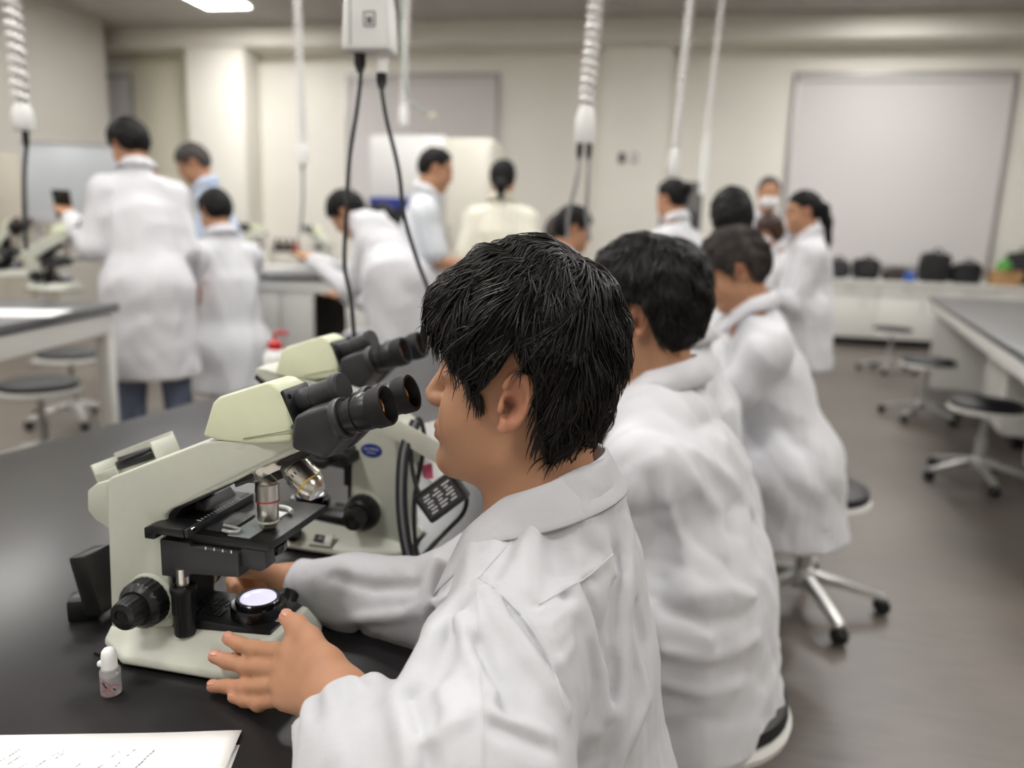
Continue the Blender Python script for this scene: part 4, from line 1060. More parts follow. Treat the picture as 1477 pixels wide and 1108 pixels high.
    if pose == 'sit': lo = np.minimum(lo, hip+fb*0.5-0.2); hi[:2] = np.maximum(hi, hip+fb*0.5+0.2)[:2]; lo[2] = max(0.27, hz-0.30)
    sdf_obj({'coat': 'lab_coat', 'shirt': 'shirt', 'blue': 'shirt', 'cream': 'blouse'}[top], cloth, lo, hi, voxel, cm, root, None, og, 1)
    # collar
    bm = bmesh.new(); grid = []; NT = 24
    for i in range(NT+1):
        th = math.radians(-150+300*i/NT); row = []; cth, sth = math.cos(th), math.sin(th); lap = max(0.0, (abs(th)-1.75)/0.9)
        for t, rad, zz in ((0, 0.060, 0.0), (0.4, 0.064, 0.036), (0.6, 0.069, 0.036), (1, 0.096, -0.002)):
            c = NB+Z*(0.018+zz+0.022*cth-0.05*lap*t-0.01*lap)+(-fb*cth+lb*sth)*rad*k*(1+0.1*lap*t)+fb*0.008
            row.append(bm.verts.new(Vector([float(x) for x in (c-og)])))
        grid.append(row)
    for i in range(NT):
        for j in range(3): bm.faces.new((grid[i][j], grid[i+1][j], grid[i+1][j+1], grid[i][j+1]))
    co = fin('collar', bm, cm, root, 60); md = co.modifiers.new('thick', 'SOLIDIFY'); md.thickness = 0.003
    # ---- trousers and shoes
    if legs:
        tm = trou or M_TROU
        def lg(p):
            d = None
            for s in (1, -1):
                if pose == 'sit': h0 = hip+lb*0.09*s; kn = h0+fb*0.40+lb*0.03*s; kn[2] = hz-0.02; an = kn-fb*0.05; an[2] = 0.10
                else: h0 = hip+lb*0.09*s-Z*0.02; kn = h0+fb*0.02; kn[2] = 0.48*k; an = kn-fb*0.03+lb*0.01*s; an[2] = 0.07
                e = chain(p, [h0, kn, an], [0.088*k, 0.066*k, 0.056*k], 0.02); d = e if d is None else smin(d, e, 0.03)
            return d-0.003*foldnoise(p, seed+9, (9, 9, 5))
        ll = hip+v3(-0.3, -0.3, 0); hh_ = hip+v3(0.3, 0.3, 0.1)
        if pose == 'sit': ll = np.minimum(ll, hip+fb*0.5-0.2); hh_ = np.maximum(hh_, hip+fb*0.5+0.2); hh_[2] = hip[2]+0.1
        ll[2] = 0.0
        sdf_obj('trousers', lg, ll, hh_, 0.014, tm, root, None, og, 1)
        for s in (1, -1):
            if pose == 'sit': an = hip+lb*0.12*s+fb*0.35
            else: an = hip+lb*0.10*s-fb*0.02
            an = an.copy(); an[2] = 0.045
            sdf_obj('shoe', lambda p: np.maximum(smin(rcone(p, an-fb*0.03, an+fb*0.14-Z*0.01, 0.042, 0.038), rcone(p, an+Z*0.02, an+Z*0.06, 0.043, 0.043), 0.03), 0.004-p[:, 2]), an-v3(0.22, 0.22, 0.06), an+v3(0.22, 0.22, 0.14), 0.013, M_SHOE, root, None, og)
    # ---- hair
    hm = hairm or M_HAIR
    if hair in ('short', 'mop'): hx, hzz = [-0.12, -0.08, -0.045, -0.028, -0.012, 0.012, 0.025, 0.034, 0.06, 0.085, 0.12], [-0.030, -0.050, -0.052, -0.030, 0.034, 0.042, 0.010, 0.006, 0.040, 0.056, 0.066]
    elif hair == 'recede': hx, hzz = [-0.12, -0.08, -0.045, -0.028, -0.012, 0.012, 0.025, 0.05, 0.07, 0.12], [-0.020, -0.040, -0.042, -0.030, 0.034, 0.040, 0.012, 0.060, 0.095, 0.10]
    elif hair == 'bob': hx, hzz = [-0.12, -0.08, -0.02, 0.03, 0.05, 0.07, 0.12], [-0.070, -0.078, -0.080, -0.060, 0.0, 0.035, 0.050]
    else: hx, hzz = [-0.12, -0.08, -0.05, -0.028, -0.012, 0.012, 0.028, 0.05, 0.075, 0.12], [-0.020, -0.045, -0.050, -0.030, 0.030, 0.038, 0.020, 0.050, 0.070, 0.085]
    th_ = {'short': 0.012, 'mop': 0.022, 'recede': 0.004, 'bob': 0.022}.get(hair, 0.006)
    def cap(q):
        d = ell(q, (-0.002, 0, 0.044), (0.094+th_*0.6, 0.076+th_*0.7, 0.086+th_))
        d = smin(d, ell(q, (-0.040, 0, 0.012), (0.052+th_*0.5, 0.062+th_*0.5, 0.066)), 0.03)
        if hair == 'bob': d = smin(d, ell(q, (-0.015, 0, -0.015), (0.085, 0.090, 0.075)), 0.03)
        d = d-0.0016*np.sin(q[:, 0]*110+2*np.sin(q[:, 2]*70))-0.0016*np.sin(q[:, 2]*130+3*np.sin(q[:, 1]*60))
        d = smax(d, (np.interp(q[:, 0], hx, hzz).astype(f32)-q[:, 2])*0.8, 0.008)
        d = smax(d, -ell(q, (0.0, 0, 0.036), (0.083, 0.066, 0.077)), 0.005)
        if hair == 'bun': d = smin(d, ell(q, (-0.098, 0, 0.055), (0.040, 0.042, 0.040)), 0.015)
        if hair == 'pony':
            w0 = (-0.088, 0, 0.045); d = smin(d, chain(q, [w0, (-0.112, 0.004, 0.020), (-0.124, 0.006, -0.06), (-0.122, 0.004, -0.17), (-0.112, 0, -0.27)], [0.022, 0.028, 0.032, 0.028, 0.010], 0.02), 0.012)
        if hair == 'lowpony': d = smin(d, chain(q, [(-0.085, 0, -0.01), (-0.112, 0.0, -0.045), (-0.112, 0.0, -0.115)], [0.028, 0.032, 0.014], 0.02), 0.015)
        return d
    vs, fs = surface(cap, (-0.18, -0.13, -0.28), (0.14, 0.13, 0.18), min(0.006, voxel*0.7))
    ho = np_mesh('hair', Fr.o+(vs*0.98*k).astype(f32)@Fr.R, fs, hm, root, None, og, 1)
    if nstr:
        Pth, rad = hair_strands(cap, (-0.040, 0.012, 0.150), nstr, 8, 0.055, 0.007, seed, (0.0008, 0.0016), 0.45, 0.45)
        strand_mesh('hair_locks', (Fr.o+(Pth.reshape(-1, 3)*0.98*k).astype(f32)@Fr.R).reshape(Pth.shape), rad, M_HAIRS if hm is M_HAIR else hm, ho, og)['kind'] = 'stuff'
    if mask:
        def mk(q):
            d = ell(q, (0.050, 0, -0.040), (0.066, 0.064, 0.052)); d = smax(d, -ell(q, (0.046, 0, -0.040), (0.066, 0.062, 0.050)), 0.002); return smax(d, 0.035-q[:, 0], 0.004)
        vs, fs = surface(mk, (0.0, -0.09, -0.12), (0.14, 0.09, 0.04), 0.004)
        np_mesh('face_mask', Fr.o+(vs*k).astype(f32)@Fr.R, fs, M_MASK, root, None, og, 1)
    tag(root, label, 'person', group); root_wl[root.name] = (WL, EL, fb, lb); return root
G1 = 'people at the front bench'; G2 = 'people at the back of the lab'
s2 = person('student with cropped black hair in white coat, seated second at the front bench', P(934, 462, 1.33), 160, 'sit', 0.0, 0.005, 'mop', wl=(0.34, 0.05, -0.26), wr=(0.40, -0.10, -0.20), pitch=0.20, seed=3, group=G1, spine=P(972, 850, 1.36), folds=0.006, nstr=4500,
       flines=[([(965, 645), (1000, 690), (1035, 740), (1045, 800)], 0.008, 0.016), ([(950, 660), (962, 720), (985, 790), (1000, 850)], 0.008, 0.014), ([(935, 690), (945, 760), (950, 830)], 0.01, -0.012), ([(1000, 650), (1050, 690), (1085, 740)], 0.009, 0.012), ([(1060, 600), (1075, 680), (1080, 780)], 0.01, 0.010), ([(1000, 860), (1050, 850), (1090, 860)], 0.009, 0.014), ([(960, 880), (1020, 900), (1080, 890)], 0.01, -0.014), ([(960, 940), (1030, 950), (1090, 920)], 0.010, 0.014), ([(950, 985), (1010, 1000), (1060, 990)], 0.009, 0.012), ([(985, 560), (1020, 600), (1050, 640)], 0.01, 0.008)])
person('person in white coat hidden between the second student and the grey-haired man', P(968, 426, 1.82), 165, 'sit', 0.05, 0.008, 'short', wl=(0.36, 0.06, -0.26), wr=(0.38, -0.1, -0.22), pitch=0.2, seed=4, group=G1)
person('grey-haired man in white coat bending over the bench, at the edge of the aisle', P(1064, 392, 2.22), 176, 'sit', 0.14, 0.007, 'short', M_HAIRG, wl=(0.34, 0.02, -0.22), wr=(0.36, -0.12, -0.2), pitch=0.42, seed=5, group=G1, nstr=2500, k=0.97)
standing = person('student standing in long white coat and blue jeans with a phone in hand', P(188, 212, 3.45), 150, 'stand', 0.03, 0.009, 'mop', trou=M_JEANS, wl=(0.10, 0.30, -0.20), wr=(0.10, -0.20, -0.50), pitch=0.40, twist=-38, seed=6, group=G2, hem=0.52, spine=P(214, 418, 3.4), k=0.95)
person('man in pale blue shirt looking down, behind the seated student at left', P(282, 238, 4.6), 200, 'stand', 0.12, 0.010, 'short', M_HAIRG, 'blue', wl=(0.3, 0.1, -0.3), wr=(0.3, -0.1, -0.3), pitch=0.5, seed=7, group=G2)
person('seated student in white coat with his back turned, below the man in blue', P(312, 308, 4.0), 140, 'sit', 0.08, 0.009, 'short', wl=(0.34, 0.1, -0.26), wr=(0.34, -0.1, -0.26), pitch=0.35, seed=8, group=G2)
person('student in white coat leaning far over the back bench', P(505, 309, 3.9), 178, 'stand', 0.3, 0.009, 'short', wl=(0.30, 0.06, -0.19), wr=(0.34, -0.16, -0.19), pitch=0.8, nb=(0.115, 0.055), seed=9, group=G2, spine=P(572, 410, 3.75), hem=0.42)
person('student bowed low at the back bench, mostly hidden behind the leaning student', P(556, 327, 4.55), 182, 'sit', 0.15, 0.011, 'mop', wl=(0.3, 0.1, -0.3), wr=(0.3, -0.1, -0.3), pitch=0.7, seed=10, group=G2)
person('man in pale short-sleeved shirt and black trousers facing right, with receding hair', P(626, 247, 4.15), 8, 'stand', 0.05, 0.009, 'recede', top='shirt', wl=(0.34, 0.10, -0.40), wr=(0.33, -0.05, -0.40), pitch=0.30, seed=11, group=G2)
person('woman with low ponytail in cream top, back to the camera', P(725, 262, 4.6), 86, 'stand', 0.02, 0.010, 'lowpony', top='cream', pitch=0.1, seed=12, group=G2, k=1.02)
person('dark-haired person facing right, left of two heads behind the nearest student', P(806, 338, 5.0), 10, 'sit', 0.05, 0.012, 'short', M_HAIRG, wl=(0.3, 0.1, -0.3), wr=(0.3, -0.1, -0.3), pitch=0.2, seed=13, group=G2)
person('dark-haired person facing right, right of two heads behind the nearest student', P(824, 334, 3.9), 5, 'sit', 0.05, 0.012, 'short', wl=(0.3, 0.1, -0.3), wr=(0.3, -0.1, -0.3), pitch=0.2, seed=14, group=G2)
person('woman with hair in a bun, white coat, back half turned', P(970, 290, 4.2), 135, 'stand', 0.05, 0.010, 'bun', wl=(0.3, 0.1, -0.3), wr=(0.3, -0.1, -0.3), pitch=0.15, seed=15, group=G2, k=0.95)
person('person with thick black bobbed hair seen from behind, in white coat', P(1055, 316, 3.0), 105, 'stand', 0.10, 0.010, 'bob', wl=(0.3, 0.1, -0.3), wr=(0.3, -0.1, -0.3), pitch=0.3, seed=16, group=G2, k=0.88)
person('standing man in a white face mask looking toward the camera, farthest right', P(1108, 282, 5.3), 262, 'stand', 0.0, 0.011, 'recede', M_HAIRG, 'coat', pitch=0.1, seed=17, group=G2, mask=True)
person('brown-haired person in mask, low between the bobbed hair and the ponytail', P(1111, 335, 4.7), 200, 'stand', 0.12, 0.011, 'bob', M_HAIRB, wl=(0.3, 0.1, -0.3), wr=(0.3, -0.1, -0.3), pitch=0.3, seed=18, group=G2, k=0.85, mask=True)
person('woman with long black ponytail in white coat, standing in profile', P(1160, 308, 4.0), 176, 'stand', 0.02, 0.009, 'pony', wl=(0.3, 0.08, -0.28), wr=(0.3, -0.1, -0.3), pitch=0.12, seed=19, group=G2, k=0.93, hem=0.55)
# ================================================================ furniture further back
def edge_bench(name, pl_, pr_, z, depth, topmat, label, **kw):
    """bench whose front edge runs between two pixels at height z"""
    a = onz(*pl_, z); b = onz(*pr_, z); d = b-a; W = float(np.linalg.norm(d[:2])); ang = -math.atan2(d[1], d[0])
    return bench(name, a, ang, W, depth, z, topmat, label, **kw), a, d/W, np.array([-d[1], d[0], 0])/W, W
lb_, La, Ld, Ln, LW = edge_bench('lab_bench', (-90, 486), (172, 437), 0.88, 1.6, M_TOPG, 'grey-topped lab bench at far left with white frame and legs')
box('foot_rail', (LW/2, 0.6, 0.10), (LW-0.1, 0.05, 0.06), M_WMEL, lb_, 0.003)
# long back bench left of centre
b3, B3a, B3d, B3n, B3W = edge_bench('lab_bench', (330, 393), (505, 400), 0.90, 1.7, M_TOPG, 'dark-topped back bench with white front panels, by the leaning student', legs=False)
for i, (x0, x1) in enumerate(((0.03, 0.32), (0.33, 0.55))):
    c = box('front_panel', ((x0+x1)/2, 0.04, 0.40), (x1-x0, 0.03, 0.78), M_WMEL, b3, 0.004)
box('end_panel', (0.03, 0.5, 0.40), (0.03, 0.9, 0.78), M_WMEL, b3, 0.004); box('end_panel', (B3W-0.03, 0.5, 0.40), (0.03, 0.9, 0.78), M_WMEL, b3, 0.004); box('back_panel', (B3W/2, 0.9, 0.40), (B3W-0.08, 0.03, 0.78), M_GREYL, b3, 0.004)
# right bench: the long edge runs away from the camera
ra_, rb_ = onz(1477, 511, 0.80), onz(1340, 427, 0.80)
d_ = rb_-ra_; Lr = float(np.linalg.norm(d_[:2])); ang_ = math.atan2(d_[0], d_[1])
RB0 = ra_ - d_/Lr*0.55
b4 = bench('lab_bench', RB0, ang_, 1.2, Lr+0.55, 0.80, M_TOPG, 'grey lab bench at the right edge, seen along its side with stools beneath', legs=False)
box('end_panel', (0.62, 0.04, 0.38), (1.10, 0.04, 0.76), M_WMEL, b4, 0.004); box('end_panel', (0.62, Lr+0.51, 0.38), (1.10, 0.04, 0.76), M_WMEL, b4, 0.004)
def cabinet(parent_loc, rz, off, size, label):
    r = empty('base_cabinet', parent_loc, rz)
    box('carcass', off, size, M_WMEL, r, 0.004); box('plinth', (off[0]+0.03, off[1], 0.04), (size[0]-0.06, size[1]-0.02, 0.08), M_BLK, r)
    for q in (-1, 1):
        dd = box('door', (off[0]-size[0]/2-0.009, off[1]+q*size[1]/4, off[2]), (0.018, size[1]/2-0.006, size[2]-0.02), M_WMEL, r, 0.002)
        box('handle', (off[0]-size[0]/2-0.026, off[1]+q*0.05, off[2]+size[2]/2-0.12), (0.014, 0.012, 0.11), M_STEEL, dd, 0.003)
    return tag(r, label, 'cabinet')
for i, (y, lab) in enumerate(((1.25, 'white base cabinet under the right bench, nearest of two'), (2.75, 'white base cabinet under the right bench, farther of two'))):
    cabinet((RB0[0], RB0[1], 0), -ang_, (0.62, y, 0.39), (0.62, 0.80, 0.62), lab)
# counter along the back wall
ca0, _ = onb(1186, 400, BW-0.65); ca1 = A1-0.02
cr = empty('wall_counter', rm((ca0+ca1)/2, BW, 0), -RA); CW = ca1-ca0; CTZ = 0.80
box('worktop', (0, -0.325, CTZ-0.02), (CW, 0.65, 0.04), M_WMEL, cr, 0.004)
box('upstand', (0, -0.012, CTZ+0.05), (CW, 0.02, 0.10), M_WMEL, cr, 0.003)
box('plinth', (0, -0.28, 0.05), (CW-0.02, 0.50, 0.10), M_BLK, cr)
nd = int(CW/0.6)
for i in range(nd):
    x = -CW/2+(i+0.5)*CW/nd
    box('carcass', (x, -0.31, 0.43), (CW/nd-0.004, 0.58, 0.66), M_WMEL, cr)
    dr = box('drawer', (x, -0.612, 0.68), (CW/nd-0.01, 0.02, 0.15), M_WMEL, cr, 0.002); box('handle', (x, -0.63, 0.70), (0.12, 0.014, 0.012), M_STEEL, dr, 0.003)
    dd = box('door', (x, -0.612, 0.35), (CW/nd-0.01, 0.02, 0.49), M_WMEL, cr, 0.002); box('handle', (x+0.18, -0.63, 0.52), (0.012, 0.014, 0.12), M_STEEL, dd, 0.003)
tag(cr, 'long white counter with drawers and doors under the right-hand window', 'counter')
# ---- stools
def make_stool(z=0.44):
    r = empty('lab_stool')
    lathe('seat_cushion', [(0, z-0.045), (0.165, z-0.045), (0.178, z-0.030), (0.174, z-0.010), (0.150, z), (0, z+0.004)], M_VINYL, r, None, 40)
    lathe('seat_rim', [(0.160, z-0.062), (0.182, z-0.058), (0.185, z-0.045), (0.180, z-0.036), (0.160, z-0.036)], M_WMEL, r, None, 40)
    lathe('seat_plate', [(0, z-0.062), (0.165, z-0.058), (0.165, z-0.046), (0, z-0.046)], M_GREYL, r, None, 24)
    lathe('gas_column', [(0, 0.10), (0.026, 0.10), (0.026, z-0.20), (0.016, z-0.19), (0.016, z-0.06), (0, z-0.06)], M_ALU, r, None, 20)
    lathe('hub', [(0, 0.075), (0.045, 0.075), (0.050, 0.10), (0.036, 0.135), (0, 0.14)], M_ALU, r, None, 24)
    for k in range(5):
        a = 2*math.pi*k/5+0.3
        M = Matrix.Rotation(a, 4, 'Z')
        prism('base_arm', [(0.03, 0.085), (0.03, 0.128), (0.12, 0.108), (0.262, 0.070), (0.268, 0.060), (0.262, 0.052), (0.12, 0.080)], -0.017, 0.017, M_ALU, r, 0.005, M)
        cs = lathe('caster', [(0, -0.020), (0.023, -0.020), (0.027, -0.012), (0.022, -0.004), (0.022, 0.004), (0.027, 0.012), (0.023, 0.020), (0, 0.020)], M_BLK, r, M @ Matrix.Translation((0.262, 0, 0.028)) @ Matrix.Rotation(math.radians(90), 4, 'X'), 20)
        lathe('caster_stem', [(0, 0.045), (0.010, 0.045), (0.010, 0.070), (0, 0.070)], M_STEEL, cs, M @ Matrix.Translation((0.255, 0, 0)), 10)
    return r
stool0 = make_stool(); used = False
def put_stool(p, label, rot=0.0, scale=1.0):
    global used
    s = stool0 if not used else copy_tree(stool0); used = True
    s.location = Vector((float(p[0]), float(p[1]), 0)); s.rotation_euler = (0, 0, rot)
    return tag(s, label, 'stool', 'round lab stools')
SG = 0.44
put_stool(onz(1425, 578, SG), 'black round stool on casters beside the right bench, nearest of three', 0.4)
put_stool(onz(1340, 517, SG), 'black round stool on casters beside the right bench, middle of three', 1.0)
put_stool(onz(1288, 472, SG), 'black round stool on casters beside the right bench, farthest of three', 0.1)
put_stool(onz(1172, 694, SG), 'black round stool with silver star base under the grey-haired man', 0.75)
put_stool((s2.location[0]+0.03, s2.location[1]-0.02), 'black round stool under the second student at the front bench', 0.2)
_h = hero.location; put_stool((_h[0], _h[1]), 'black round stool under the nearest student, below the picture', 0.5)
put_stool(onz(55, 548, SG), 'black round stool with pale rim pushed under the far-left bench', 0.9)
put_stool(onz(352, 512, SG), 'black round stool under the seated student at far left', 0.3)
put_stool(onz(488, 466, SG), 'black round stool in the knee space of the back bench', 0.6)
put_stool(onz(100, 505, SG), 'black round stool behind the other under the far-left bench', 0.1)
# ---- whiteboard on a stand, cabinet behind it
def facing_box(px0, px1, py0, py1, Z, th):
    a = P(px0, (py0+py1)/2, Z); b = P(px1, (py0+py1)/2, Z); c = (a+b)/2; t = P((px0+px1)/2, py0, Z)[2]; bt = P((px0+px1)/2, py1, Z)[2]
    d = b-a; return c, float(np.linalg.norm(d[:2])), t, bt, math.atan2(d[1], d[0])
c, W_, zt, zb, ra = facing_box(40, 178, 208, 318, 6.2, 0.03)
wb = empty('whiteboard', (c[0], c[1], 0), ra+0.12)
box('board', (0, 0, (zt+zb)/2), (W_, 0.025, zt-zb), mat('whiteboard_enamel', (196, 200, 204), 0.25), wb, 0.002)
for nm, cc, ss in (('frame_rail', (0, 0, zt), (W_+0.04, 0.04, 0.03)), ('frame_rail', (0, 0, zb), (W_+0.04, 0.04, 0.03)), ('frame_rail', (-W_/2, 0, (zt+zb)/2), (0.03, 0.04, zt-zb)), ('frame_rail', (W_/2, 0, (zt+zb)/2), (0.03, 0.04, zt-zb)),
                   ('pen_tray', (0, -0.05, zb-0.03), (W_*0.9, 0.08, 0.02)), ('post', (-W_/2+0.05, 0.03, zb/2), (0.04, 0.04, zb)), ('post', (W_/2-0.05, 0.03, zb/2), (0.04, 0.04, zb)), ('foot', (-W_/2+0.05, 0, 0.03), (0.05, 0.5, 0.05)), ('foot', (W_/2-0.05, 0, 0.03), (0.05, 0.5, 0.05))):
    box(nm, cc, ss, M_ALF, wb, 0.003)
tag(wb, 'grey-white whiteboard on a stand at far left beside the standing student', 'whiteboard')
c, W_, zt, zb, ra = facing_box(-40, 34, 222, 330, 6.8, 0.4)
cb = empty('tall_cabinet', (c[0], c[1], 0), ra)
M_BEIGE = mat('beige_steel', (186, 180, 166), 0.45)
box('carcass', (0, 0.22, zt/2), (W_, 0.44, zt), M_BEIGE, cb, 0.006)
for q in (-1, 1):
    dd = box('door', (q*W_/4, -0.01, zt/2+0.03), (W_/2-0.006, 0.02, zt-0.08), M_BEIGE, cb, 0.003); box('handle', (q*0.04, -0.03, zt*0.55), (0.012, 0.02, 0.10), M_STEEL, dd, 0.003)
tag(cb, 'beige steel cabinet at the left edge behind the whiteboard', 'cabinet')
# ---- safety cabinet with white hood and blue strip
c, W_, zt, zb, ra = facing_box(530, 640, 196, 285, 7.6, 0.8)
sc_ = empty('safety_cabinet', (c[0], c[1], 0), -RA)
M_SASH = mat('dark_sash_glass', (40, 44, 46), 0.08, spec=0.6)
box('hood', (0, 0.36, (zt+zb)/2), (W_, 0.72, zt-zb), M_WPL, sc_, 0.012)
box('blue_strip', (-W_*0.14, -0.006, zb-0.055), (W_*0.72, 0.03, 0.10), M_BLUE, sc_, 0.004)
box('side_wall', (-W_/2+0.03, 0.36, (0.75+zb)/2), (0.06, 0.70, zb-0.75), M_WPL, sc_, 0.006); box('side_wall', (W_/2-0.03, 0.36, (0.75+zb)/2), (0.06, 0.70, zb-0.75), M_WPL, sc_, 0.006)
box('back_wall', (0, 0.68, (0.75+zb)/2), (W_-0.1, 0.04, zb-0.75), M_ALF, sc_); box('sash', (0, 0.03, zb-0.25), (W_-0.12, 0.012, 0.30), M_SASH, sc_)
box('worktop', (0, 0.36, 0.76), (W_+0.02, 0.74, 0.05), M_STEEL, sc_, 0.004)
for sx in (-1, 1):
    for sy in (0.05, 0.67): box('leg', (sx*(W_/2-0.05), sy, 0.37), (0.05, 0.05, 0.74), M_WPL, sc_, 0.003)
tag(sc_, 'white biological safety cabinet with a blue strip, below the left window', 'cabinet')
# tall pale refrigerator right of it
c, W_, zt, zb, ra = facing_box(642, 672, 200, 330, 7.4, 0.6)
fr = empty('refrigerator', (c[0]+0.12, c[1], 0), -RA); W_ += 0.25
box('body', (0, 0.33, zt/2), (W_, 0.62, zt), mat('pale_enamel', (222, 218, 206), 0.35), fr, 0.012)
dd = box('door', (0, -0.015, zt*0.68), (W_-0.01, 0.05, zt*0.60), mat('pale_enamel', (222, 218, 206), 0.35), fr, 0.010); box('handle', (-W_/2+0.05, -0.055, zt*0.55), (0.025, 0.03, 0.25), M_ALF, dd, 0.005)
dd = box('door', (0, -0.015, zt*0.20), (W_-0.01, 0.05, zt*0.34), mat('pale_enamel', (222, 218, 206), 0.35), fr, 0.010); box('handle', (-W_/2+0.05, -0.055, zt*0.30), (0.025, 0.03, 0.12), M_ALF, dd, 0.005)
tag(fr, 'tall pale refrigerator between the safety cabinet and the woman in cream', 'refrigerator')
# grey equipment cabinet behind the woman with the bun
c, W_, zt, zb, ra = facing_box(952, 1012, 262, 330, 6.6, 0.5)
eq = empty('equipment_rack', (c[0], c[1], 0), -RA); M_DGREY = mat('grey_equipment', (98, 96, 94), 0.5)
box('housing', (0, 0.25, zt/2+0.1), (W_, 0.5, zt-0.2), M_DGREY, eq, 0.008)
for k in range(4): box('front_panel', (0, -0.008, 0.35+k*0.32), (W_-0.05, 0.02, 0.28), M_CHAR, eq, 0.004)
for sx in (-1, 1):
    for sy in (0.05, 0.45): box('leg', (sx*(W_/2-0.04), sy, 0.06), (0.04, 0.04, 0.12), M_BLK, eq)
tag(eq, 'dark grey equipment rack against the wall behind the bun-haired woman', 'equipment')
# ---- bags and belongings on the back counter
def lump(name, px, py, w_, h_, d_, material, label, cat, seed, strap=True, bulge=0.25, bo=0.36):
    """soft bag standing on the counter"""
    d = ray(px, py); t = (CTZ-H)/d[2]
    a, _ = onb(px, py, BW-bo); base = rm(a, BW-bo, CTZ)
    r = empty(name, base, -RA)
    def f(p):
        q = p*v3(1, 1, 1); e = np.abs(q-v3(0, 0, h_/2))-v3(w_/2-0.07, d_/2-0.07, h_/2-0.07)
        dd = np.linalg.norm(np.maximum(e, 0), axis=1)+np.minimum(e.max(1), 0)-0.07
        dd = dd+bulge*0.25*np.clip(q[:, 2]/h_, 0, 1)**2*np.abs(q[:, 0])-0.012*foldnoise(q, seed, (9, 9, 9))
        return smax(dd, 0.001-p[:, 2], 0.01)
    vs, fs = surface(f, (-w_/2-0.1, -d_/2-0.1, -0.02), (w_/2+0.1, d_/2+0.1, h_+0.1), 0.016)
    np_mesh('bag_body', vs, fs, material, r, None, (0, 0, 0), 1)
    if strap:
        tube('strap', [(-w_*0.2, -d_/2, h_*0.5), (-w_*0.15, -d_*0.35, h_*1.02), (0, -d_*0.1, h_*1.12), (w_*0.15, -d_*0.3, h_*1.0), (w_*0.2, -d_/2, h_*0.45)], 0.012, material, r, 20, 6)
        box('front_pocket', (0, -d_/2-0.005, h_*0.35), (w_*0.6, 0.03, h_*0.42), material, r, 0.012)
    return tag(r, label, cat, 'belongings on the back counter')
M_BAGB = mat('black_nylon', (26, 26, 28), 0.6, bump=(30, 0.3, 0.01)); M_BAGD = mat('dark_brown_bag', (62, 52, 46), 0.7, bump=(30, 0.3, 0.01)); M_BAGG = mat('charcoal_bag', (44, 43, 46), 0.65, bump=(30, 0.3, 0.01))
lump('shoulder_bag', 1206, 400, 0.28, 0.24, 0.24, M_BAGG, 'charcoal bag at the left end of the row on the counter', 'bag', 21)
lump('shoulder_bag', 1248, 402, 0.30, 0.26, 0.26, M_BAGB, 'rounded black bag second from the left on the counter', 'bag', 22)
lump('folded_jacket', 1290, 404, 0.30, 0.16, 0.22, M_BAGD, 'dark brown folded jacket behind the small blue pouch', 'jacket', 23, False)
lump('backpack', 1345, 404, 0.34, 0.36, 0.26, M_BAGB, 'tallest black backpack in the middle of the counter row', 'bag', 24)
lump('duffel_bag', 1391, 406, 0.32, 0.26, 0.28, M_BAGB, 'long black duffel bag left of the brown basket', 'bag', 25)
lump('dark_parcel', 1470, 400, 0.34, 0.40, 0.22, M_BAGG, 'dark bag behind the basket at the right edge', 'bag', 26, bo=0.15)
lump('small_pouch', 1304, 408, 0.14, 0.11, 0.14, mat('blue_pouch', (42, 92, 176), 0.6), 'small bright blue pouch on the counter among the bags', 'pouch', 27, False).location += Vector(rm(0, -0.20, 0))
a, _ = onb(1447, 408, BW-0.48)
bk = empty('basket', rm(a, BW-0.48, CTZ), -RA)
M_KRAFT = mat('kraft_basket', (176, 140, 96), 0.8, noise=(60, 0.15, 3), bump=(80, 0.3, 0.004))
prism('basket_body', [(-0.15, 0), (-0.17, 0.17), (0.17, 0.17), (0.15, 0)], -0.10, 0.10, M_KRAFT, bk, 0.01)
lathe('basket_rim', [(0.16, 0.165), (0.18, 0.165), (0.18, 0.18), (0.16, 0.18)], M_KRAFT, bk, Matrix.Diagonal((1, 0.65, 1, 1)), 24)
tag(bk, 'light brown woven basket holding a green pouch, right end of counter', 'basket')
gp = empty('green_pouch', rm(a-0.02, BW-0.48, CTZ+0.175), -RA)
lathe('pouch_body', [(0, 0), (0.07, 0.005), (0.085, 0.05), (0.06, 0.11), (0.02, 0.125), (0, 0.126)], mat('green_cloth', (96, 170, 84), 0.7, bump=(40, 0.3, 0.005)), gp, None, 20)
lathe('pouch_knot', [(0, 0.120), (0.02, 0.125), (0.026, 0.14), (0.01, 0.15), (0, 0.15)], mat('green_cloth', (96, 170, 84), 0.7), gp, None, 12)
tag(gp, 'bright green pouch sitting in the brown basket', 'pouch')
# ---- further microscopes (copies)
def put_mic(src, loc, rz, label):
    m = copy_tree(src); m.location = Vector([float(x) for x in loc]); m.rotation_euler = (0, 0, rz); return tag(m, label, 'microscope', 'microscopes')
def mic_at(px, py, z): p = onz(px, py, z); return (p[0], p[1], z)
put_mic(mic2, P(905, 640, 1.55)*np.array([1, 1, 0])+np.array([0, 0, TZ]), MA, 'cream microscope seen in the gap between the two nearest students')
put_mic(mic1, (0.10, 2.22, TZ), MA, 'cream microscope on the front bench before the grey-haired man, hidden behind heads')
put_mic(mic1, mic_at(90, 420, 0.88), MA+0.1, 'cream microscope on the far-left bench beside the standing student')
put_mic(mic1, mic_at(20, 400, 0.88), MA-0.4, 'cream microscope at the left edge of the far-left bench')
put_mic(mic2, mic_at(370, 382, 0.90), MA+0.3, 'cream microscope at the left end of the back bench')
put_mic(mic1, mic_at(462, 383, 0.90), MA+2.6, 'cream microscope on the back bench in front of the leaning student')
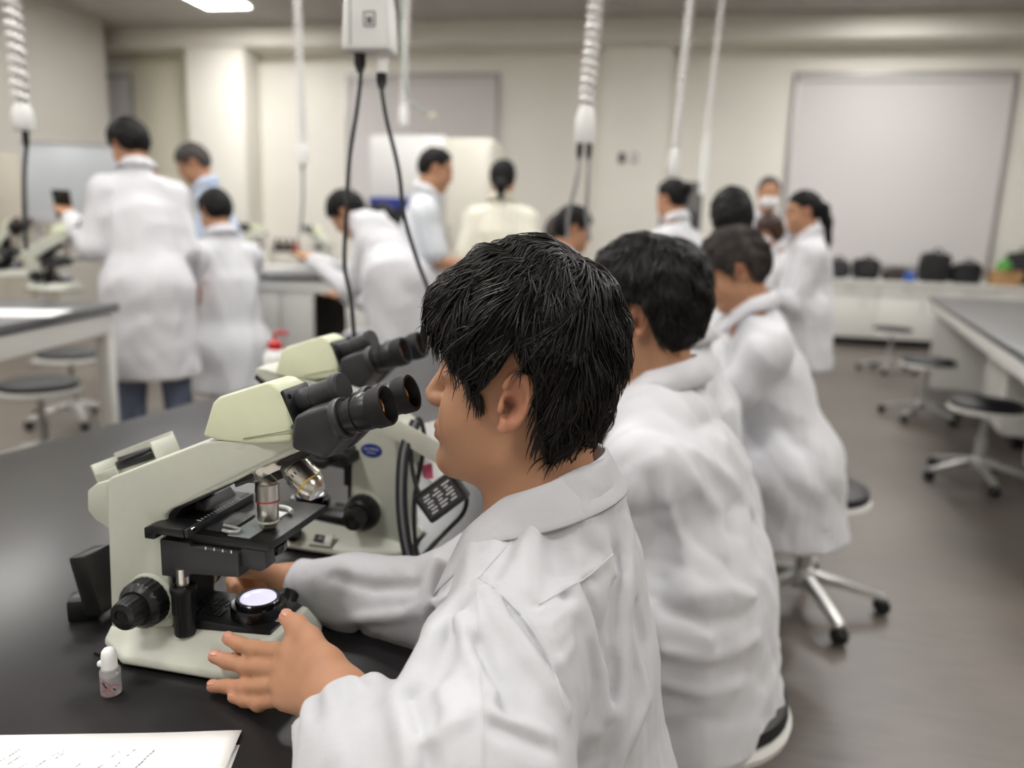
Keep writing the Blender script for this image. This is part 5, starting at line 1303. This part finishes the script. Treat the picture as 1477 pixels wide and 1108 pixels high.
# rack of dark and red bottles on the back bench
rp = onz(414, 382, 0.90)
rk = empty('bottle_rack', (rp[0], rp[1], 0.90), 0.1)
box('rack_shelf', (0, 0, 0.10), (0.24, 0.16, 0.012), M_STEEL, rk, 0.002); box('rack_shelf', (0, 0, 0.02), (0.24, 0.16, 0.012), M_STEEL, rk, 0.002)
for sx in (-1, 1):
    for sy in (-1, 1): box('rack_leg', (sx*0.11, sy*0.07, 0.08), (0.012, 0.012, 0.16), M_STEEL, rk)
tag(rk, 'wire rack holding dark bottles on the back bench', 'rack')
for k in range(4):
    bt = empty('reagent_bottle', (rp[0]-0.08+k*0.053, rp[1], 0.90+0.106), 0)
    lathe('bottle_body', [(0, 0), (0.022, 0), (0.024, 0.004), (0.024, 0.06), (0.012, 0.075), (0.012, 0.085), (0, 0.085)], mat('brown_bottle', (48, 26, 18), 0.2) if k < 3 else mat('red_bottle', (150, 44, 26), 0.3), bt, None, 16)
    lathe('bottle_cap', [(0, 0.083), (0.014, 0.083), (0.014, 0.105), (0, 0.105)], M_BLK, bt, None, 16)
    tag(bt, ['dark brown reagent bottle at the left end of the rack', 'dark brown reagent bottle second in the rack', 'dark brown reagent bottle third in the rack', 'reddish reagent bottle at the right end of the rack'][k], 'bottle', 'bottles in the rack')
# loose sheets on the benches
def sheet(name, p, rz, w_, h_, label, z, group='loose papers'):
    o = box(name, (0, 0, 0.001), (w_, h_, 0.002), M_PAPER); o.location = Vector((float(p[0]), float(p[1]), z)); o.rotation_euler = (0, 0, rz); return tag(o, label, 'paper', group)
sheet('paper_sheet', onz(20, 452, 0.88), 0.2, 0.30, 0.21, 'white sheet near the front edge of the far-left bench', 0.8805)
sheet('paper_sheet', onz(375, 383, 0.90), -0.1, 0.30, 0.25, 'white sheets at the left end of the back bench', 0.9005)
sheet('paper_sheet', onz(425, 386, 0.90), 0.3, 0.28, 0.20, 'white sheet by the hand of the leaning student', 0.9005)
# ================================================================ ceiling pendants
def helix(p0, p1, r, turns, n): 
    p0 = Vector([float(x) for x in p0]); p1 = Vector([float(x) for x in p1]); pts = []
    for i in range(n+1):
        t = i/n; a = t*turns*2*math.pi; c = p0.lerp(p1, t); pts.append(c+Vector((r*math.cos(a), r*math.sin(a), 0)))
    return pts
def pendant(px_top, px, py0, py1, Z, wpx, label, cords, coil=True, turns=70):
    """coiled white cord from the ceiling down to a connector body between pixels py0..py1"""
    a = P(px, py0, Z); b = P(px, py1, Z); s = wpx*Z/F/2
    r = empty('power_pendant', a, 0.0); A = Vector((0, 0, 0)); Lb = float(a[2]-b[2])
    tp = P(px_top, -40, Z); T = Vector([float(x) for x in tp-a]); T = T*((CZ-a[2])/T.z)
    bm = bmesh.new(); add_tube(bm, helix(T, (0, 0, 0.01), s*0.55, turns, turns*10), s*0.28, 5); fin('coiled_cord', bm, M_COIL, r, 60)
    tube('core_cord', [T, (0, 0, 0)], s*0.30, M_COIL, r, 6, 6)
    lathe('connector_body', [(0, 0.0), (s*0.55, 0), (s*0.80, -Lb*0.18), (s*1.0, -Lb*0.45), (s*0.96, -Lb*0.95), (s*0.85, -Lb), (0, -Lb)], M_WPL, r, Matrix.Diagonal((1, 0.7, 1, 1)), 24)
    lathe('ceiling_rose', [(0, 0), (0.05, 0), (0.05, 0.02), (0, 0.02)], M_WPL, r, Matrix.Translation(T-Vector((0, 0, 0.02))), 24)
    for (dx, pts, m, rr) in cords:
        pg = lathe('plug', [(0, 0), (s*0.28, 0), (s*0.30, -s*0.8), (s*0.18, -s*1.6), (0, -s*1.7)], M_BLK, r, Matrix.Translation((dx*s, 0, -Lb)), 14)
        w = [Vector((dx*s, 0, -Lb-s*1.4))]+[Vector([float(x) for x in P(x, y, Z)-a]) for x, y in pts]
        tube('power_cable', w, rr, m, pg, 24, 6)
    return tag(r, label, 'pendant', 'ceiling power pendants')
pendant(12, 31, 148, 188, 2.2, 32, 'white coiled power pendant at the far left edge with black cable', [(0.1, [(35, 260), (36, 330), (38, 360)], M_CABLE, 0.006)])
pendant(427, 436, 205, 236, 4.3, 16, 'thin white coiled power pendant above the back bench, left of the big outlet', [(0.0, [(437, 290), (433, 340)], M_CABLEG, 0.008)], turns=60)
pendant(588, 582, 150, 180, 4.6, 14, 'faint white coiled cord directly right of the big outlet box', [], turns=60)
pendant(864, 846, 152, 206, 2.7, 30, 'white coiled power pendant with two dark plugs right of centre', [(-0.45, [(832, 260), (820, 310), (818, 345)], M_CABLEG, 0.007), (0.45, [(848, 260), (846, 310), (850, 345)], M_CABLEG, 0.007)])
pendant(1000, 974, 212, 250, 3.6, 17, 'white coiled power pendant above the bun-haired woman', [], turns=60)
pendant(1046, 1020, 190, 280, 5.0, 10, 'faintest white coiled cord, just right of the one over the bun-haired woman', [], turns=60)
# big outlet box close to the camera
ZB = 1.42
top = P(541, -6, ZB); bot = P(534, 78, ZB); Lb = float(top[2]-bot[2])
ob = empty('power_outlet_box', bot, math.radians(-8))
hw = 0.046
prism('housing', [(-hw, 0), (-hw*1.0, 0.02), (-hw*0.93, 0.08), (-hw*0.72, 0.125), (-hw*0.45, 0.150), (hw*0.45, 0.150), (hw*0.72, 0.125), (hw*0.93, 0.08), (hw*1.0, 0.02), (hw, 0)], -0.028, 0.028, M_WPL, ob, 0.007, None, 4)
tube('hanging_cord', [(0, 0, 0.148), (0.01, 0, 0.5), (0.02, 0, float(CZ-bot[2]))], 0.009, M_COIL, ob, 8, 8)
# square mark on the front: a rounded outline and a bar
for cc, ss in (((0.008, -0.0284, 0.066), (0.020, 0.0012, 0.0025)), ((0.008, -0.0284, 0.042), (0.020, 0.0012, 0.0025)), ((-0.002, -0.0284, 0.054), (0.0025, 0.0012, 0.024)), ((0.018, -0.0284, 0.054), (0.0025, 0.0012, 0.024)), ((0.008, -0.0284, 0.052), (0.011, 0.0012, 0.012))):
    box('front_mark', cc, ss, M_CABLEG, ob)
box('side_rib', (-0.028, -0.0284, 0.07), (0.0015, 0.0012, 0.12), M_GREYL, ob)
def cable_px(name, pts, Z, rr, m, par, org):
    return tube(name, [Vector([float(x) for x in rotz(P(x, y, Z)-org, math.radians(8))]) for x, y in pts], rr, m, par, 40, 8)
p1 = lathe('plug', [(0, 0), (0.0105, 0), (0.011, -0.018), (0.006, -0.032), (0, -0.034)], M_BLK, ob, Matrix.Translation((-0.020, 0, 0)), 20)
cable_px('power_cable', [(521, 98), (519, 125), (514, 165), (504, 230), (500, 300), (497, 380), (506, 430), (512, 500)], ZB, 0.0042, M_CABLE, p1, bot)
ad = lathe('plug_adapter', [(0, 0), (0.0125, 0), (0.0125, -0.012), (0.0105, -0.020), (0.0125, -0.026), (0.0115, -0.034), (0, -0.034)], M_WPL, ob, Matrix.Translation((0.022, 0, 0)), 20)
p2 = lathe('plug', [(0, -0.033), (0.0095, -0.033), (0.010, -0.048), (0.006, -0.062), (0, -0.063)], M_BLK, ob, Matrix.Translation((0.022, 0, 0)), 20)
cable_px('power_cable', [(550, 118), (552, 140), (559, 178), (575, 245), (583, 310), (600, 370), (622, 430), (640, 500)], ZB, 0.0042, M_CABLE, p2, bot)
tag(ob, 'white ceiling outlet box with two black plugs hanging above the students', 'outlet')
# thin green strap with a tag beside the box
st = empty('pull_cord', P(580, 60, 2.3), 0)
_o = P(580, 60, 2.3)
tube('cord', [Vector([float(q) for q in P(x, y, 2.3)-_o]) for x, y in ((578, -120), (580, 60), (586, 135), (604, 155), (618, 164))], 0.003, mat('pale_green_cord', (170, 190, 176), 0.6), st, 16, 6)
lathe('cord_end', [(0, -0.012), (0.010, -0.010), (0.012, 0.0), (0.010, 0.012), (0, 0.014)], mat('cord_end_plastic', (214, 216, 196), 0.4), st, Matrix.Translation(Vector([float(q) for q in P(624, 168, 2.3)-_o])), 14)
tag(st, 'pale green pull cord with cream end, drooping beside the big outlet box', 'cord')

# ================================================================ small things on the front bench
bp = onz(161, 1000, TZ)
bo = empty('dropper_bottle', (bp[0], bp[1], TZ), math.radians(10))
M_PETC = mat('clear_plastic', (232, 232, 234), 0.12, trans=0.75, ior=1.35)
lathe('bottle_body', [(0, 0.0), (0.0088, 0.0), (0.0098, 0.0012), (0.0098, 0.026), (0.0088, 0.0285), (0.0068, 0.030), (0, 0.030)], M_PETC, bo, None, 36)
lathe('liquid', [(0, 0.0012), (0.0085, 0.0012), (0.0085, 0.0215), (0, 0.0215)], mat('clear_liquid', (226, 222, 222), 0.1, trans=0.5, ior=1.33), bo, None, 32)
cp = lathe('cap', [(0, 0.0275), (0.0074, 0.0275), (0.0074, 0.041), (0.0066, 0.0465), (0.0045, 0.0495), (0.002, 0.0506), (0, 0.0508)], M_WPL, bo, None, 32)
lathe('cap_tab', [(0, 0), (0.0032, 0), (0.0034, 0.002), (0.0022, 0.0042), (0, 0.0046)], M_WPL, cp, axisM((-0.0068, 0, 0.0335), (-1, -0.25, 0.1)), 16)
def label_strip(nm, segs, m, r=0.0100):
    bm = bmesh.new()
    for (x0, y0), (x1, y1), t in segs:
        d = Vector((x1-x0, y1-y0)); L = d.length; nrm = Vector((-d.y, d.x))/L*t/2; vs = []
        K = 4
        for k in range(K+1):
            c = Vector((x0, y0))+d*k/K
            for s_ in (1, -1):
                q = c+nrm*s_; an = q.x/r; vs.append(bm.verts.new((r*math.sin(an), -r*math.cos(an), q.y)))
        for k in range(K): bm.faces.new((vs[2*k], vs[2*k+1], vs[2*k+3], vs[2*k+2]))
    return fin(nm, bm, m, bo, 0)
def dia(cx, cy, s): return [((cx-s, cy), (cx, cy+s)), ((cx, cy+s), (cx+s, cy)), ((cx+s, cy), (cx, cy-s)), ((cx, cy-s), (cx-s, cy))]
M_LRED = mat('label_red', (186, 76, 84), 0.6)
label_strip('hazard_diamond', [(a, b, 0.0008) for a, b in dia(-0.0030, 0.0145, 0.0058)+dia(0.0062, 0.0095, 0.0056)], M_LRED, 0.01000)
label_strip('hazard_diamond', [(a, b, 0.0007) for a, b in [((-0.0085, 0.0045), (-0.004, 0.0085)), ((-0.004, 0.0085), (0.0008, 0.0042)), ((-0.008, 0.0030), (0.006, 0.0030))]], M_LRED, 0.01002)
label_strip('hazard_symbol', [((-0.0048, 0.0165), (-0.0022, 0.0165), 0.0022), ((-0.0036, 0.0150), (-0.0012, 0.0128), 0.0018), ((-0.0022, 0.0125), (-0.0002, 0.0122), 0.0014), ((0.0050, 0.0105), (0.0070, 0.0088), 0.0012), ((0.0058, 0.0080), (0.0078, 0.0078), 0.0012)], M_INK, 0.01004)
tag(bo, 'small clear dropper bottle with white cap and red hazard diamonds, left of the hand', 'bottle')
# papers at the lower left corner
def sheet_at(corner_px, left_px, size, z, label, nm='paper_sheet', curl=0.0):
    c = onz(*corner_px, z); l = onz(*left_px, z); u = (l-c)/np.linalg.norm(l-c); n_ = np.array([-u[1], u[0], 0])
    if n_[1] > 0: n_ = -n_
    r = empty(nm, (c[0], c[1], z), 0); bm = bmesh.new(); NX, NY = 24, 12; G = []
    for i in range(NX+1):
        row = []
        for j in range(NY+1):
            x = size[0]*i/NX; y = size[1]*j/NY; q = u*x+n_*y
            zz = curl*math.exp(-((x/0.05)**2))*(0.4+0.6*j/NY)+0.0004
            row.append(bm.verts.new((q[0], q[1], zz)))
        G.append(row)
    for i in range(NX):
        for j in range(NY): bm.faces.new((G[i][j], G[i+1][j], G[i+1][j+1], G[i][j+1]))
    bmesh.ops.recalc_face_normals(bm, faces=bm.faces)
    o = fin('page', bm, M_PAPER, r, 60); md = o.modifiers.new('thick', 'SOLIDIFY'); md.thickness = 0.0003
    tag(r, label, 'paper', 'worksheets on the front bench'); return r, c
ps2, _ = sheet_at((346, 1075), (0, 1086), (0.297, 0.21), TZ+0.0004, 'lower white worksheet peeking out from under the other, bottom left')
ps, pc = sheet_at((349, 1056), (0, 1061), (0.297, 0.21), TZ+0.0022, 'upper white worksheet with small diagonal handwriting, bottom left', curl=0.004)
bm = bmesh.new(); rs = random.Random(4)
for (x0, y0), (x1, y1) in (((0, 1098), (30, 1080)), ((8, 1104), (30, 1090)), ((52, 1106), (66, 1096)), ((75, 1090), (93, 1082)), ((80, 1094), (92, 1086)), ((108, 1107), (116, 1101)), ((140, 1108), (151, 1102)), ((160, 1092), (174, 1084)), ((166, 1106), (196, 1080)), ((195, 1108), (224, 1081)), ((28, 1108), (40, 1100))):
    n = 7
    for k in range(n):
        if rs.random() < 0.2: continue
        t0 = k/n; t1 = (k+0.7)/n
        a = onz(x0+(x1-x0)*t0, y0+(y1-y0)*t0+rs.uniform(-0.8, 0.8), TZ+0.0034)-np.array([pc[0], pc[1], TZ+0.0022]); b = onz(x0+(x1-x0)*t1, y0+(y1-y0)*t1, TZ+0.0034)-np.array([pc[0], pc[1], TZ+0.0022])
        a[2] = b[2] = 0.0010+0.003*math.exp(-((max(0, np.linalg.norm(a[:2])))/0.05)**2)
        d = (b-a); L = np.linalg.norm(d); n_ = np.array([-d[1], d[0], 0])/max(L, 1e-6)*0.00045
        vs = [bm.verts.new(Vector([float(q) for q in v])) for v in (a-n_, b-n_, b+n_, a+n_)]; bm.faces.new(vs)
hw_ = fin('handwriting', bm, M_INK, ps, 0); hw_['kind'] = 'stuff'
# power adapters and cables round the microscopes
def adapter(loc, rot, size, label, mark=True):
    r = empty('power_adapter', loc, 0); M = Matrix.Rotation(rot[2], 4, 'Z') @ Matrix.Rotation(rot[1], 4, 'Y') @ Matrix.Rotation(rot[0], 4, 'X')
    box('case', (0, 0, 0), size, M_BLK, r, 0.004, M)
    if mark:
        lb2 = box('rating_label', (0, -size[1]/2-0.0003, 0), (size[0]*0.82, 0.0006, size[2]*0.74), M_CHAR, r, 0, M)
        for k in range(6):
            for j in range(3): box('label_print', (-size[0]*0.26+j*size[0]*0.25+0.002*(k % 2), -size[1]/2-0.0009, -size[2]*0.26+k*size[2]*0.105), (size[0]*(0.10+0.05*((k*j+1) % 3)), 0.0006, 0.0015), M_WHITEINK, lb2, 0, M)
    return tag(r, label, 'power adapter')
pa_ = P(638, 716, 1.02)
ad1 = adapter(pa_, (math.radians(-18), math.radians(-38), math.radians(6)), (0.062, 0.034, 0.044), 'black power adapter with printed white label, hanging behind the second microscope')
tube('power_cable', [Vector([float(q) for q in P(x, y, z)-pa_]) for x, y, z in ((622, 742, 1.02), (600, 700, 1.03), (592, 640, 1.04), (604, 604, 1.05), (612, 640, 1.06), (598, 720, 1.06), (600, 790, 1.04), (612, 815, 1.03))], 0.0032, M_CABLE, ad1, 50, 8)
for k, off in enumerate((0, 5, 10)):
    tube('power_cable', [Vector([float(q) for q in P(x+off, y, z)-pa_]) for x, y, z in ((596, 606, 1.045), (578, 650, 1.035), (574, 720, 1.03), (580, 780, 1.03), (590, 820, 1.03))], 0.0035, M_CABLEG if k == 1 else M_CABLE, ad1, 30, 8)
tube('power_cable', [Vector([float(q) for q in P(x, y, z)-pa_]) for x, y, z in ((655, 700, 1.02), (672, 712, 1.05), (668, 740, 1.08), (640, 770, 1.08), (612, 800, 1.06))], 0.0035, M_CABLE, ad1, 30, 8)
tg = empty('document_pouch', P(632, 655, 1.09), 0); _o = P(632, 655, 1.09)
bm = bmesh.new(); cs = [P(x, y, z)-_o for x, y, z in ((606, 612, 1.07), (650, 602, 1.13), (662, 690, 1.13), (630, 702, 1.08), (612, 690, 1.07))]
vs = [bm.verts.new(Vector([float(q) for q in v])) for v in cs]; bm.faces.new(vs)
po = fin('pouch', bm, M_WPL, tg, 0); po.modifiers.new('thick', 'SOLIDIFY').thickness = 0.003
bm = bmesh.new(); cs = [P(x, y, z)-_o for x, y, z in ((608, 672, 1.066), (622, 668, 1.076), (624, 690, 1.076), (611, 690, 1.066))]
vs = [bm.verts.new(Vector([float(q) for q in v])) for v in cs]; bm.faces.new(vs)
po = fin('pink_tag', bm, mat('pink_print', (206, 86, 120), 0.6), tg, 0); po.modifiers.new('thick', 'SOLIDIFY').thickness = 0.002
tag(tg, 'white tag with pink corner hanging behind the second microscope', 'tag')
pb2 = P(142, 850, 0.905)
adapter(pb2, (0.0, math.radians(-14), math.radians(-14)), (0.026, 0.040, 0.074), 'black adapter box standing behind the arm of the nearest microscope', False).location.z = TZ+0.05
bx = empty('cable_clip', (0, 0, 0), 0); _c = P(124, 888, 0.915); bx.location = Vector((float(_c[0]), float(_c[1]), TZ))
box('clip_body', (0, 0, 0.014), (0.034, 0.030, 0.028), M_BLK, bx, 0.004, Matrix.Rotation(0.3, 4, 'Z')); tube('clip_cable', [(0, 0.0, 0.02), (0.03, 0.05, 0.01), (0.06, 0.10, 0.005), (0.09, 0.16, 0.005)], 0.003, M_CABLE, bx, 12, 8)
tag(bx, 'black plug lying on the bench left of the nearest focus knob', 'plug')
# wash bottle with red cap behind the second microscope
wp = onz(398, 548, TZ)
wbt = empty('wash_bottle', (wp[0], wp[1], TZ), 0)
lathe('bottle_body', [(0, 0), (0.034, 0), (0.036, 0.004), (0.036, 0.075), (0.026, 0.092), (0.018, 0.097), (0, 0.097)], M_WPL, wbt, None, 28)
lathe('red_cap', [(0, 0.095), (0.021, 0.095), (0.021, 0.118), (0.012, 0.124), (0, 0.124)], M_RED, wbt, None, 24)
tube('spout', [(0, 0, 0.122), (0.0, 0, 0.140), (0.02, -0.005, 0.152), (0.045, -0.01, 0.145)], 0.005, M_RED, wbt, 12, 8)
tag(wbt, 'white wash bottle with red cap and spout on the front bench', 'bottle')
# phone in the hand of the standing student
_w, _e, _f, _l = root_wl[standing.name]; _ax = (_w-_e)/np.linalg.norm(_w-_e); _c = _w+_ax*0.085+v3(0, 0, 0.012)
ph = empty('phone', _c, math.atan2(_f[1], _f[0]))
Mp = Matrix.Rotation(math.radians(-35), 4, 'Y')
box('phone_case', (0, 0, 0), (0.010, 0.074, 0.15), M_BLK, ph, 0.004, Mp); box('phone_screen', (-0.0056, 0, 0), (0.001, 0.068, 0.142), mat('phone_glass', (20, 22, 26), 0.05), ph, 0, Mp); box('camera_bump', (0.006, 0.02, 0.055), (0.004, 0.025, 0.025), M_CHAR, ph, 0.001, Mp)
tag(ph, 'dark phone held up by the student standing at left', 'phone')
